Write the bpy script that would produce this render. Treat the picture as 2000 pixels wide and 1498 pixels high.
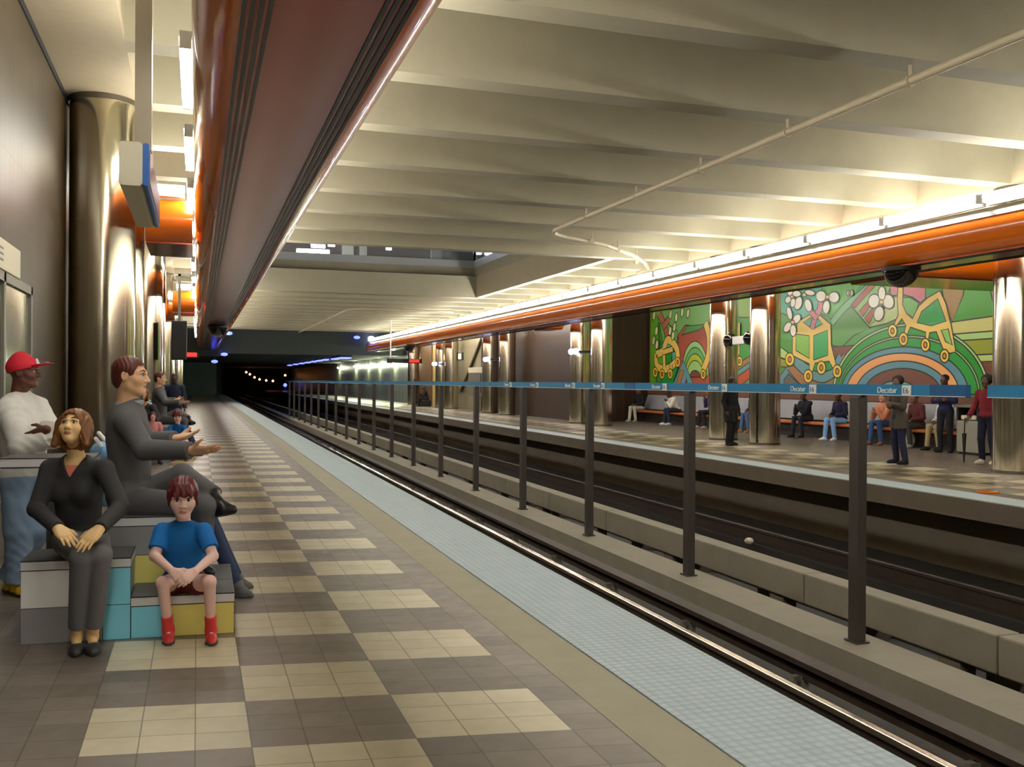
import bpy, bmesh, math, random
import numpy as np
from mathutils import Vector, Matrix
random.seed(4)
for o in list(bpy.data.objects): bpy.data.objects.remove(o)
SC = bpy.context.scene
COL = SC.collection
# ---------------------------------------------------------------- camera, world, exposure
W, HH, FPX, EYE = 2000, 1498, 1840.0, 1.6
YAW, PITCH, ROLL = math.atan2(615, 1840.0), -3/1840.0, 0.0065
FW = np.array([math.sin(YAW)*math.cos(PITCH), math.cos(YAW)*math.cos(PITCH), math.sin(PITCH)])
RT = np.array([math.cos(YAW), -math.sin(YAW), 0.0]); UP = np.cross(RT, FW)
R2 = math.cos(ROLL)*RT + math.sin(ROLL)*UP
U2 = -math.sin(ROLL)*RT + math.cos(ROLL)*UP
CAM = np.array([0, 0, EYE])
cd = bpy.data.cameras.new('camera'); cam = bpy.data.objects.new('camera', cd); COL.objects.link(cam)
cd.sensor_width = 36; cd.sensor_fit = 'HORIZONTAL'; cd.lens = 36*FPX/W; cd.clip_end = 500; cd.clip_start = .05
cam.matrix_world = Matrix(((R2[0], U2[0], -FW[0], 0), (R2[1], U2[1], -FW[1], 0), (R2[2], U2[2], -FW[2], EYE), (0, 0, 0, 1)))
SC.camera = cam
wd = bpy.data.worlds.new('world'); SC.world = wd; wd.use_nodes = True
wd.node_tree.nodes['Background'].inputs[0].default_value = (.9, .95, 1, 1)
wd.node_tree.nodes['Background'].inputs[1].default_value = 0.02
SC.view_settings.view_transform = 'Standard'; SC.view_settings.look = 'None'
SC.view_settings.exposure = 1.02; SC.view_settings.gamma = 1; SC.view_settings.use_curve_mapping = False
STRIP_E, LAMP_E = 24.0, 14.0

def ray(px, py): return FW + R2*(px-1000)/FPX + U2*(749-py)/FPX
def K(px, py, t): return CAM + ray(px, py)*t
def onz(px, py, z=0.): d = ray(px, py); return CAM + d*((z-EYE)/d[2])
def onx(px, py, x): d = ray(px, py); return CAM + d*(x/d[0])
def ony(px, py, y): d = ray(px, py); return CAM + d*(y/d[1])

# ---------------------------------------------------------------- materials
def lin(c): return tuple(((v/255)/12.92 if v/255 <= .04045 else ((v/255+.055)/1.055)**2.4) for v in c)
MATS = {}
def mat(name, rgb, rough=.6, metal=0., noise=0., nscale=6., bump=0., coat=0., emit=0., spec=.5, ecol=None):
    if name in MATS: return MATS[name]
    m = bpy.data.materials.new(name); m.use_nodes = True; nt = m.node_tree; b = nt.nodes['Principled BSDF']
    c = lin(rgb)+(1,)
    b.inputs['Base Color'].default_value = c; b.inputs['Roughness'].default_value = rough
    b.inputs['Metallic'].default_value = metal; b.inputs['Coat Weight'].default_value = coat
    b.inputs['Specular IOR Level'].default_value = spec
    if emit:
        b.inputs['Emission Color'].default_value = lin(ecol or rgb)+(1,); b.inputs['Emission Strength'].default_value = emit
    if noise or bump:
        tc = nt.nodes.new('ShaderNodeTexCoord'); nz = nt.nodes.new('ShaderNodeTexNoise')
        nz.inputs['Scale'].default_value = nscale; nz.inputs['Detail'].default_value = 5
        geo = nt.nodes.new('ShaderNodeNewGeometry')
        nt.links.new(geo.outputs['Position'], nz.inputs['Vector'])
        if noise:
            mx = nt.nodes.new('ShaderNodeMix'); mx.data_type = 'RGBA'
            mx.inputs['A'].default_value = tuple(v*(1-noise) for v in c[:3])+(1,)
            mx.inputs['B'].default_value = tuple(min(1, v*(1+noise)) for v in c[:3])+(1,)
            nt.links.new(nz.outputs['Fac'], mx.inputs['Factor']); nt.links.new(mx.outputs['Result'], b.inputs['Base Color'])
        if bump:
            bp = nt.nodes.new('ShaderNodeBump'); bp.inputs['Strength'].default_value = bump; bp.inputs['Distance'].default_value = .01
            nt.links.new(nz.outputs['Fac'], bp.inputs['Height']); nt.links.new(bp.outputs['Normal'], b.inputs['Normal'])
    MATS[name] = m; return m

class NG:   # tiny node helper
    def __init__(s, name, rough=.5):
        s.m = bpy.data.materials.new(name); s.m.use_nodes = True; s.nt = s.m.node_tree; s.b = s.nt.nodes['Principled BSDF']
        s.b.inputs['Roughness'].default_value = rough; MATS[name] = s.m
        g = s.nt.nodes.new('ShaderNodeNewGeometry'); sp = s.nt.nodes.new('ShaderNodeSeparateXYZ')
        s.nt.links.new(g.outputs['Position'], sp.inputs[0]); s.pos = g.outputs['Position']; s.x, s.y, s.z = sp.outputs
    def _in(s, n, i, v):
        if hasattr(v, 'links') or hasattr(v, 'is_output'): s.nt.links.new(v, n.inputs[i])
        else: n.inputs[i].default_value = v
    def op(s, o, a, b=0., c=0.):
        n = s.nt.nodes.new('ShaderNodeMath'); n.operation = o
        s._in(n, 0, a); s._in(n, 1, b); s._in(n, 2, c); return n.outputs[0]
    def mix(s, f, a, b):
        n = s.nt.nodes.new('ShaderNodeMix'); n.data_type = 'RGBA'
        s._in(n, 'Factor', f)
        for k, v in (('A', a), ('B', b)):
            if isinstance(v, tuple): n.inputs[k].default_value = lin(v)+(1,)
            else: s.nt.links.new(v, n.inputs[k])
        return n.outputs['Result']
    def noise(s, scale, detail=4, vec=None):
        n = s.nt.nodes.new('ShaderNodeTexNoise'); n.inputs['Scale'].default_value = scale; n.inputs['Detail'].default_value = detail
        s.nt.links.new(vec or s.pos, n.inputs['Vector']); return n.outputs['Fac']
    def white(s, a, b):
        c = s.nt.nodes.new('ShaderNodeCombineXYZ'); s._in(c, 0, a); s._in(c, 1, b)
        n = s.nt.nodes.new('ShaderNodeTexWhiteNoise'); n.noise_dimensions = '2D'; s.nt.links.new(c.outputs[0], n.inputs['Vector']); return n.outputs['Value']
    def bump(s, h, st=.3, dist=.01):
        n = s.nt.nodes.new('ShaderNodeBump'); n.inputs['Strength'].default_value = st; n.inputs['Distance'].default_value = dist
        s._in(n, 'Height', h); s.nt.links.new(n.outputs['Normal'], s.b.inputs['Normal'])
    def color(s, c): s.nt.links.new(c, s.b.inputs['Base Color'])

def tile_floor(name, mirror=False):
    g = NG(name, .38)
    x = g.op('SUBTRACT', 13.0, g.x) if mirror else g.x
    v = g.op('MULTIPLY_ADD', x, .16, g.y)
    u = g.op('DIVIDE', g.op('ADD', x, .47), .706); w = g.op('DIVIDE', g.op('SUBTRACT', v, 4.285), .6175)
    iu, iw = g.op('FLOOR', u), g.op('FLOOR', w)
    par = g.op('FLOORED_MODULO', g.op('ADD', iu, iw), 2.0)      # 0 = light
    inside = g.op('MULTIPLY', g.op('GREATER_THAN', u, 0.), g.op('LESS_THAN', u, 3.))
    light = g.op('MULTIPLY', g.op('SUBTRACT', 1.0, par), inside)
    tu, tw = g.op('MULTIPLY', u, 3.), g.op('MULTIPLY', w, 3.)
    fu, fw = g.op('FRACT', tu), g.op('FRACT', tw)
    def edge(f, wd): return g.op('LESS_THAN', g.op('MINIMUM', f, g.op('SUBTRACT', 1., f)), wd)
    gr = g.op('MAXIMUM', edge(fu, .014), edge(fw, .014))
    rnd = g.white(g.op('FLOOR', tu), g.op('FLOOR', tw))
    dark = g.mix(rnd, (116, 106, 98), (136, 125, 114)); lt = g.mix(rnd, (200, 190, 160), (214, 204, 174))
    mot = g.noise(9, 6)
    c = g.mix(light, dark, lt)
    c = g.mix(g.op('MULTIPLY', mot, .22), c, (70, 62, 50))
    c = g.mix(g.op('MULTIPLY', gr, .62), c, (58, 50, 36))
    g.color(c); g.bump(g.op('SUBTRACT', 1., gr), .35, .003)
    rg = g.op('MULTIPLY_ADD', mot, .25, .25); g.nt.links.new(rg, g.b.inputs['Roughness'])
    return g.m
def rib_wall(name, a, b, pitch=.2):
    g = NG(name, .42)
    f = g.op('FRACT', g.op('DIVIDE', g.op('ADD', g.y, g.x), pitch)); e = g.op('LESS_THAN', f, .10)
    fz = g.op('LESS_THAN', g.op('FRACT', g.op('DIVIDE', g.z, .6)), .012)
    e = g.op('MAXIMUM', e, fz)
    rnd = g.white(g.op('FLOOR', g.op('DIVIDE', g.op('ADD', g.y, g.x), pitch)), 0.)
    c = g.mix(g.op('MULTIPLY_ADD', rnd, .5, g.op('MULTIPLY', g.noise(3), .5)), a, b)
    c = g.mix(g.op('MULTIPLY', e, .6), c, (24, 16, 10)); g.color(c); g.bump(g.op('SUBTRACT', 1., e), .6, .02); return g.m
def tactile():
    g = NG('tactile', .55)
    fx = g.op('FRACT', g.op('DIVIDE', g.x, .06)); fy = g.op('FRACT', g.op('DIVIDE', g.y, .06))
    dx, dy = g.op('SUBTRACT', fx, .5), g.op('SUBTRACT', fy, .5)
    d = g.op('SQRT', g.op('ADD', g.op('MULTIPLY', dx, dx), g.op('MULTIPLY', dy, dy)))
    dome = g.op('SMOOTH_MIN', g.op('MULTIPLY', g.op('SUBTRACT', .42, d), 3.), 1., .2)
    c = g.mix(g.noise(5), (138, 152, 156), (156, 168, 171)); c = g.mix(g.op('MULTIPLY', g.op('LESS_THAN', d, .3), .12), c, (205, 214, 214))
    g.color(c); g.bump(dome, .5, .01); return g.m
def concrete(name, a, b, scale=2.5, form=0.):
    g = NG(name, .75); n = g.op('MULTIPLY_ADD', g.noise(scale, 7), .7, g.op('MULTIPLY', g.noise(scale*9, 4), .3))
    c = g.mix(n, a, b); g.color(c); g.bump(g.noise(scale*14, 3), .15, .01); return g.m
M = dict(
    tile=tile_floor('floor_tiles'), tile2=tile_floor('floor_tiles_far', True), tact=tactile(),
    granite=concrete('granite', (124, 119, 99), (150, 143, 121), 4), conc=concrete('ceiling_concrete', (152, 145, 122), (168, 161, 137)),
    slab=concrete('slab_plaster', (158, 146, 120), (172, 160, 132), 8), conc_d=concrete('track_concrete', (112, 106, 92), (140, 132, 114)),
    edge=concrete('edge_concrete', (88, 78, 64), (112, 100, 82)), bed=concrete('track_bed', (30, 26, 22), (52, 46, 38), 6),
    wall=rib_wall('brown_rib_wall', (54, 42, 20), (68, 53, 27)), wall2=rib_wall('dark_brown_tile', (54, 36, 23), (66, 45, 30)),
    wall3=rib_wall('pale_rib_wall', (148, 140, 112), (168, 158, 128), .35), wallg=rib_wall('grey_green_wall', (120, 126, 108), (134, 138, 120), 1.2),
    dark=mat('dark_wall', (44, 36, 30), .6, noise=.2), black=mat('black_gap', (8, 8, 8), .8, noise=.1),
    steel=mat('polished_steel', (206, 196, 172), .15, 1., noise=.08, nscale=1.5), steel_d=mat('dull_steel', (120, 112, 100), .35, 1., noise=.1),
    orange=mat('orange_enamel', (236, 118, 14), .22, coat=.6, noise=.06), soffit=mat('brown_laminate', (140, 58, 38), .17, .8, noise=.15, nscale=2),
    groove=mat('black_slot', (22, 14, 12), .4, noise=.1), tube=mat('fluorescent_glass', (255, 250, 250), .4, emit=STRIP_E, noise=.01, ecol=(255, 253, 245)),
    fix=mat('white_fixture', (220, 218, 212), .5, noise=.03), lamp=mat('cool_lamp', (200, 205, 255), .4, emit=LAMP_E, ecol=(190, 200, 255), noise=.01),
    bluelamp=mat('blue_lamp', (120, 130, 255), .4, emit=2.6, ecol=(80, 90, 255), noise=.01), warm=mat('orange_lamp', (255, 170, 90), .4, emit=6, ecol=(255, 165, 85), noise=.01),
    post=mat('dark_post_paint', (62, 56, 50), .45, noise=.12), band=mat('blue_enamel', (34, 116, 160), .35, noise=.05), band_d=mat('dark_blue_enamel', (24, 84, 132), .35, noise=.05),
    lettering=mat('pale_lettering', (214, 222, 222), .5, noise=.02), letter_d=mat('grey_lettering', (92, 104, 112), .5, noise=.02),
    rail=mat('rail_head_steel', (196, 180, 160), .22, 1., noise=.1), rail_r=mat('rusty_steel', (58, 46, 36), .6, .3, noise=.3, nscale=12),
    pipe=mat('cream_pipe', (190, 178, 148), .5, noise=.06), cream=mat('cream_panel', (206, 198, 172), .5, noise=.04), grey=mat('grey_metal', (124, 120, 108), .45, .3, noise=.08),
    signblue=mat('sign_blue', (20, 92, 170), .4, noise=.04), signred=mat('sign_maroon', (120, 70, 76), .4, noise=.06), glassp=mat('poster_glass', (128, 132, 106), .12, coat=.8, noise=.2, nscale=3),
    blackgl=mat('black_dome', (18, 12, 10), .1, coat=.8, noise=.1), led=mat('red_led', (235, 50, 44), .5, emit=.7, noise=.02), blackbox=mat('black_housing', (26, 24, 24), .5, noise=.1),
    wood=mat('orange_bench_wood', (186, 104, 48), .45, noise=.2, nscale=5), back=mat('grey_backrest', (150, 152, 160), .5, noise=.12, nscale=4),
    lid=mat('charcoal_top', (84, 84, 84), .6, noise=.05), rim=mat('light_grey_rim', (226, 226, 226), .6, noise=.02), pgrey=mat('mid_grey_panel', (154, 154, 154), .6, noise=.02),
    pwhite=mat('white_panel', (248, 248, 246), .6, noise=.02), pcyan=mat('cyan_panel', (142, 228, 255), .6, noise=.02), pyel=mat('yellow_panel', (240, 230, 128), .6, noise=.02),
    line=mat('black_seam', (12, 12, 12), .7, noise=.05), glass=None, binb=mat('beige_bin', (140, 136, 122), .5, noise=.08))
g = bpy.data.materials.new('clear_glass'); g.use_nodes = True; b = g.node_tree.nodes['Principled BSDF']
b.inputs['Base Color'].default_value = (.85, .92, .95, 1); b.inputs['Roughness'].default_value = .03; b.inputs['Transmission Weight'].default_value = .85; b.inputs['IOR'].default_value = 1.15
M['glass'] = g

# ---------------------------------------------------------------- mesh helpers
ORG = {}
def tag(o, label=None, cat=None, group=None, kind=None):
    if label: o['label'] = label
    if cat: o['category'] = cat
    if group: o['group'] = group
    if kind: o['kind'] = kind
    return o
def empty(name, loc, label, cat, group=None):
    o = bpy.data.objects.new(name, None); COL.objects.link(o); o.location = loc; o.empty_display_size = .1
    ORG[o] = np.array(loc, float); return tag(o, label, cat, group)
def link_mesh(name, me, mats, parent=None, smooth=False):
    n = len(me.vertices); co = np.empty(n*3, np.float32); me.vertices.foreach_get('co', co); co = co.reshape(-1, 3)
    if parent is not None: org = ORG[parent]
    else: org = np.array([(co[:, 0].min()+co[:, 0].max())/2, (co[:, 1].min()+co[:, 1].max())/2, co[:, 2].min()])
    me.vertices.foreach_set('co', (co-org.astype(np.float32)).ravel())
    for m in (mats if isinstance(mats, (list, tuple)) else [mats]): me.materials.append(m)
    if smooth: me.polygons.foreach_set('use_smooth', [True]*len(me.polygons))
    me.update()
    o = bpy.data.objects.new(name, me); COL.objects.link(o); ORG[o] = org
    if parent is not None: o.parent = parent
    else: o.location = org
    return o
class MB:
    def __init__(s): s.v = []; s.f = []; s.mi = []; s.sm = []
    def add(s, vs, fs, mi=0, sm=False):
        b = len(s.v); s.v += [tuple(map(float, v)) for v in vs]
        for f in fs: s.f.append([b+i for i in f]); s.mi.append(mi); s.sm.append(sm)
        return s
    def box(s, x0, x1, y0, y1, z0, z1, mi=0):
        v = [(x, y, z) for x in (x0, x1) for y in (y0, y1) for z in (z0, z1)]
        return s.add(v, [(0, 1, 3, 2), (4, 6, 7, 5), (0, 4, 5, 1), (2, 3, 7, 6), (0, 2, 6, 4), (1, 5, 7, 3)], mi)
    def obox(s, o, u, v, w, mi=0):
        o, u, v, w = (np.array(a, float) for a in (o, u, v, w))
        if np.dot(np.cross(u, v), w) < 0: o = o+u; u = -u
        p = [o+a*u+b*v+c*w for a in (0, 1) for b in (0, 1) for c in (0, 1)]
        return s.add(p, [(0, 1, 3, 2), (4, 6, 7, 5), (0, 4, 5, 1), (2, 3, 7, 6), (0, 2, 6, 4), (1, 5, 7, 3)], mi)
    def cyl(s, a, b, r, r2=None, n=16, mi=0, caps=True):
        a, b = np.array(a, float), np.array(b, float); r2 = r if r2 is None else r2
        d = (b-a)/np.linalg.norm(b-a); h = np.array([0, 0, 1.]) if abs(d[2]) < .9 else np.array([1., 0, 0])
        u = np.cross(h, d); u /= np.linalg.norm(u); w = np.cross(d, u)
        vs = [a+r*(math.cos(2*math.pi*i/n)*u+math.sin(2*math.pi*i/n)*w) for i in range(n)]+[b+r2*(math.cos(2*math.pi*i/n)*u+math.sin(2*math.pi*i/n)*w) for i in range(n)]
        s.add(vs, [(i, (i+1) % n, n+(i+1) % n, n+i) for i in range(n)], mi, True)
        if caps: s.add(vs, [list(range(n))[::-1], list(range(n, 2*n))], mi)
        return s
    def tube(s, pts, r, n=10, mi=0):
        for i in range(len(pts)-1): s.cyl(pts[i], pts[i+1], r, n=n, mi=mi)
        return s
    def sphere(s, c, r, n=16, m=10, mi=0, z0=-1., z1=1.):
        vs = []; r = np.array([r]*3 if np.isscalar(r) else r, float)
        a0, a1 = math.asin(z0), math.asin(z1)
        for j in range(m+1):
            a = a0+(a1-a0)*j/m
            for i in range(n): vs.append(np.array(c)+r*np.array([math.cos(a)*math.cos(2*math.pi*i/n), math.cos(a)*math.sin(2*math.pi*i/n), math.sin(a)]))
        return s.add(vs, [(j*n+i, j*n+(i+1) % n, (j+1)*n+(i+1) % n, (j+1)*n+i) for j in range(m) for i in range(n)], mi, True)
    def prismY(s, prof, y0, y1, mi=0, sm=False):   # profile of (x,z), counter-clockwise seen from -y
        n = len(prof); vs = [(x, y0, z) for x, z in prof]+[(x, y1, z) for x, z in prof]
        s.add(vs, [(i, (i+1) % n, n+(i+1) % n, n+i)[::-1] for i in range(n)], mi, sm)
        return s.add(vs, [list(range(n)), list(range(n, 2*n))[::-1]], mi)
    def prismX(s, prof, x0, x1, mi=0, sm=False):   # profile of (y,z)
        n = len(prof); vs = [(x0, y, z) for y, z in prof]+[(x1, y, z) for y, z in prof]
        s.add(vs, [(i, (i+1) % n, n+(i+1) % n, n+i) for i in range(n)], mi, sm)
        return s.add(vs, [list(range(n))[::-1], list(range(n, 2*n))], mi)
    def build(s, name, mats, parent=None, smooth=False, bevel=0.):
        me = bpy.data.meshes.new(name); me.from_pydata(s.v, [], s.f); me.polygons.foreach_set('material_index', s.mi)
        me.polygons.foreach_set('use_smooth', [True]*len(s.f) if smooth else s.sm)
        o = link_mesh(name, me, mats, parent, False)
        if bevel:
            md = o.modifiers.new('bevel', 'BEVEL'); md.width = bevel; md.segments = 2; md.limit_method = 'ANGLE'
        return o
def struct(name, mb, m, **k): return tag(mb.build(name, m, **k), kind='structure')
def text(name, s, size, mx, m, parent, depth=.004):
    c = bpy.data.curves.new(name, 'FONT'); c.body = s; c.size = size; c.extrude = depth
    o = bpy.data.objects.new('tmp', c); COL.objects.link(o); dg = bpy.context.evaluated_depsgraph_get(); dg.update()
    me = bpy.data.meshes.new_from_object(o.evaluated_get(dg)); bpy.data.objects.remove(o); me.transform(Matrix(mx)); me.materials.clear()
    return link_mesh(name, me, m, parent)
def copytree(o, parent=None):
    c = o.copy(); COL.objects.link(c); c.parent = parent; ORG[c] = ORG[o]
    for ch in list(o.children): copytree(ch, c)
    return c
ORD = ['nearest the camera', 'second from the camera', 'third from the camera', 'fourth from the camera', 'fifth from the camera', 'sixth from the camera', 'seventh from the camera', 'eighth from the camera', 'ninth from the camera', 'tenth from the camera', 'eleventh from the camera', 'twelfth from the camera', 'thirteenth from the camera', 'fourteenth from the camera', 'fifteenth from the camera', 'sixteenth from the camera', 'seventeenth from the camera', 'eighteenth from the camera', 'nineteenth from the camera', 'twentieth from the camera']

# ---------------------------------------------------------------- setting: floors, track bed, walls
YE, YT = 108., 160.
fl = struct('floor', MB().box(-1.6, 1.86, -14, YE, -.3, 0), M['tile'])
struct('trim_1', MB().box(1.86, 2.17, -14, YE, -.3, .002).box(2.17, 2.86, -14, YE, -.3, -.006), M['granite'])
struct('trim_2', MB().box(2.18, 2.86, -14, YE, -.006, .004), M['tact'])
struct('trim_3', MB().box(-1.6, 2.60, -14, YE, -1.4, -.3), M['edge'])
struct('floor_platform_far', MB().box(11.3, 18.2, -14, YT, -.28, 0), M['tile2'])
struct('trim_4', MB().box(10.9, 11.3, -14, YT, -.28, .001).box(10.26, 10.9, -14, YT, -.28, -.006), M['edge'])
struct('trim_5', MB().box(10.3, 10.9, -14, YT, -.006, .004), M['tact'])
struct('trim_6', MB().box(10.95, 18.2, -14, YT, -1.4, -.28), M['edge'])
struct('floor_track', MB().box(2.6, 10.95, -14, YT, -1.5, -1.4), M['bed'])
# left wall; a black strip paints the shadow line under the slab
struct('wall_left', MB().box(-1.9, -1.6, -14, YE, -.3, 5.3), M['wall'])
struct('trim_gap_shade', MB().box(-1.6, -1.585, -14, 70, 5.12, 5.2), M['black'])
struct('wall_back', MB().box(-1.9, 18.5, -14.4, -14, -1.5, 6.5), M['wall'])
struct('ceiling_left', MB().box(-1.9, -.75, -14, 70, 5.2, 5.5), M['slab'])
struct('ceiling_right', MB().box(13.75, 18.5, -14, 70, 5.2, 5.5), M['slab'])
struct('wall_right', MB().box(18.0, 18.4, -14, 36, -.3, 5.3), M['wall2'])
struct('wall_alcove', MB().box(14.75, 18.4, 35.7, 36.2, 0, 5.3), M['wall2'])
struct('wall_brown', MB().box(14.9, 15.3, 36, 50, 0, 5.3).box(14.75, 15.05, 35.7, 36.2, 0, 5.3), M['wall2'])
struct('wall_far_right', MB().box(15.0, 15.3, 50, YT, 0, 5.3), M['wall3'])
# dark tunnel end
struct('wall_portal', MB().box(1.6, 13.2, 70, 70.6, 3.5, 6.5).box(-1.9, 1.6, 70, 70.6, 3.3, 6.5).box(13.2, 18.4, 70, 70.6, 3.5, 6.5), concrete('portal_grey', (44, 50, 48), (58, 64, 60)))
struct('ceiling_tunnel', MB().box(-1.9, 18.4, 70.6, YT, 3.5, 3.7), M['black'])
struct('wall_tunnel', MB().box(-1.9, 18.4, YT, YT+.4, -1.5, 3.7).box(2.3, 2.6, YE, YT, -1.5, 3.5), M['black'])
struct('wall_platform_end', MB().box(-1.9, 2.0, YE, YE+.3, -.3, 3.7), mat('green_grey_wall', (78, 92, 84), .6, noise=.1))
struct('wall_green', MB().box(14.6, 15.0, 66, YT, 0, 3.5), M['wallg'])
# ceiling deck with a light well
WX0, WX1, WY0, WY1 = 1.75, 11.3, 25.25, 39.1
dk = MB().box(-.75, 13.75, -14, WY0, 6.1, 6.5).box(-.75, 13.75, WY1, 70, 6.1, 6.5).box(-.75, WX0, WY0, WY1, 6.1, 6.5).box(WX1, 13.75, WY0, WY1, 6.1, 6.5)
dk.box(-.95, -.75, -14, 70, 5.5, 6.5).box(13.75, 13.95, -14, 70, 5.5, 6.5)
ceil = struct('ceiling', dk, M['conc'])
for k in range(-9, 27):
    y = 8.66+2.33*k
    if y > 69.6 or y < -13.6: continue
    segs = [(-.75, 13.75)] if not (WY0-.1 < y < WY1-.3) else [(-.75, WX0-.25), (WX1+.25, 13.75)]
    mb = MB()
    for x0, x1 in segs: mb.prismX([(y-.19, 5.2), (y+.19, 5.2), (y+.28, 6.1), (y-.28, 6.1)], x0, x1)
    mb.build('ceiling_rib', M['conc'], ceil)
struct('trim_8', MB().box(WX0-.25, WX0, WY0, WY1, 5.2, 6.1).box(WX1, WX1+.25, WY0, WY1+.25, 5.2, 6.1).box(WX0-.25, WX1, WY1, WY1+.25, 5.2, 6.1), concrete('well_plaster', (170, 156, 126), (186, 172, 142)))
pp = mat('pale_parapet', (176, 180, 182), .35, noise=.05)
struct('trim_9', MB().box(WX0, WX1+.15, WY1+.02, WY1+.2, 6.1, 6.82).box(WX1+.02, WX1+.2, WY0, WY1, 6.1, 6.82).box(WX0-.2, WX0-.02, WY0, WY1, 6.1, 6.82), pp)
struct('window_1', MB().box(WX0, WX1, WY1+.08, WY1+.1, 6.82, 8.2).box(WX1+.08, WX1+.1, WY0, WY1, 6.82, 8.2), M['glass'])
struct('wall_hall', MB().box(-2, 18, 48, 48.3, 6.5, 10).box(-2.3, -2, 22, 48, 6.5, 10).box(18, 18.3, 22, 48, 6.5, 10).box(-2, 18, 21.7, 22, 6.5, 10), mat('hall_brown', (96, 60, 50), .5, noise=.2))
struct('ceiling_hall', MB().box(-2.3, 18.3, 21.7, 48.3, 10, 10.2), M['dark'])
def hallpanel(px0, px1, m, nm, lab, cat):
    a, b_ = ony(px0, 490, 47.8), ony(px1, 490, 47.8)
    return tag(MB().box(a[0], b_[0], 47.7, 47.98, 6.52, 9.4).build(nm, m), lab, cat)
hallpanel(668, 690, M['cream'], 'hall_column', 'pale green-cream column in the upper hall, seen left through the ceiling well', 'column')
hallpanel(702, 716, M['cream'], 'hall_column', 'narrower pale column in the upper hall, second from left in the ceiling well', 'column')
hallpanel(842, 862, M['fix'], 'hall_column', 'white column in the upper hall, right of the brown stretch behind the ceiling well', 'column')
hallpanel(880, 950, mat('hall_black', (20, 26, 28), .3, noise=.2), 'dark_doorway', 'dark glazed opening in the upper hall behind right end of the ceiling well', 'doorway')
for i, (px, py, w, h, lb) in enumerate([(612, 494, 1.5, .3, 'long bright white ceiling lamp glowing at left end of the ceiling well'), (622, 481, .6, .12, 'short white lamp just above the long bright lamp in the ceiling well'),
        (648, 479, .25, .1, 'small white lamp high in the ceiling well, right of the bright pair'), (760, 486, .2, .1, 'small violet-white lamp in front of the brown stretch of the upper hall'), (957, 492, .35, .3, 'blue-white lamp glowing at the right corner of the ceiling well')]):
    c = ony(px, py, 46.5 if i < 4 else 43.)
    t = empty('hall_lamp', (c[0], c[1], c[2]), lb, 'lamp', None)
    MB().box(c[0]-w/2, c[0]+w/2, c[1]-.1, c[1]+.1, c[2]-h/2, c[2]+h/2).build('glowing_tube', mat('hall_lamp_glow', (225, 232, 255), .4, emit=60, noise=.01), t)
    MB().box(c[0]-w/2-.05, c[0]+w/2+.05, c[1]+.1, c[1]+.2, c[2]-h/2, c[2]+h/2+.05).build('housing', M['fix'], t)

# ---------------------------------------------------------------- canopy beams, cross arms, fluorescent strips
def round_prof(x0, x1, z0, z1, r, n=8):
    p = []
    for cx, cz, a0 in ((x1-r, z0+r, -90), (x1-r, z1-r, 0), (x0+r, z1-r, 90), (x0+r, z0+r, 180)):
        for i in range(n+1):
            a = math.radians(a0+90*i/n); p.append((cx+r*math.cos(a), cz+r*math.sin(a)))
    return p
def canopy(x0, x1, lab, inner):
    t = empty('canopy_beam', ((x0+x1)/2, 30, 3.7), lab, 'beam', None)
    MB().prismY(round_prof(x0, x0+.66, 3.72, 4.38, .32), -14, 68.5, sm=True).build('rounded_edge', M['orange'], t)
    MB().prismY(round_prof(x1-.66, x1, 3.72, 4.38, .32), -14, 68.5, sm=True).build('rounded_edge', M['orange'], t)
    MB().box(x0+.28, x1-.28, -14, 68.5, 3.70, 3.78).build('soffit_panel', M['soffit'], t)
    for xc in ((x0+.36, x1-.36)):
        g_ = MB()
        for k in range(4): g_.box(xc-.085+.048*k, xc-.06+.048*k, -14, 68.4, 3.692, 3.7)
        g_.build('slot_vent', M['groove'], t)
    MB().box(x0+.3, x1-.3, -14, 68.5, 4.3, 4.42).build('top_tray', M['fix'], t)
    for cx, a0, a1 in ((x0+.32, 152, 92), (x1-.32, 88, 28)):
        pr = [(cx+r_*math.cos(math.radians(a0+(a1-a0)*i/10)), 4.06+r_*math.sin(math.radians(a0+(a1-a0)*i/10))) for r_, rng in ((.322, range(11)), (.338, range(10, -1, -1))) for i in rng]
        MB().prismY(pr, -14, 68.5, sm=False).build('painted_sheen', M['steel_d'], t)  # added steel strip imitating white tube light reflected on the orange edge
    return t
BL = (-.05, 1.42); BR = (11.6, 13.07)
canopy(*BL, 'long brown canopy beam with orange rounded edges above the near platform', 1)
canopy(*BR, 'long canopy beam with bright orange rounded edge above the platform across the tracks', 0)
def strip(x, y0, y1, grp, lab, sd=1):
    t = empty('fluorescent_light', (x, (y0+y1)/2, 4.4), lab, 'light', grp)
    MB().cyl((x, y0+.06, 4.53), (x, y1-.06, 4.53), .055, n=10).build('tube', M['tube'], t)
    MB().box(min(x+sd*.06, x+sd*.13), max(x+sd*.06, x+sd*.13), y0+.03, y1-.03, 4.4, 4.57).build('tray', M['fix'], t)
    for ya in (y0+.02, y1-.06): MB().box(x-.05, x+.05, ya, ya+.04, 4.44, 4.58).build('end_cap', M['fix'], t)
near_lab = ['end of the bright tube row on the canopy edge across the tracks, at right frame edge']
y = 9.45-2.22*10; i = -10
while y < 66:
    lab = 'fluorescent tube above the far orange canopy edge, %s' % ORD[i] if 0 <= i < 9 else ('fluorescent tube of the far canopy row behind the camera' if i < 0 else 'fluorescent tube far down the glowing row above the orange canopy edge')
    strip(11.62, y, y+2.2, 'tubes along the far canopy edge' , lab); y += 2.22; i += 1
y = -12.2
while y < 66:
    strip(BL[1]+.02, y, y+2.2, 'tubes over the track side of the near canopy', 'fluorescent tube lying on the track-side edge of the brown canopy beam', -1); y += 2.22
y = 5.4-3.1*6; i = 0
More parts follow.
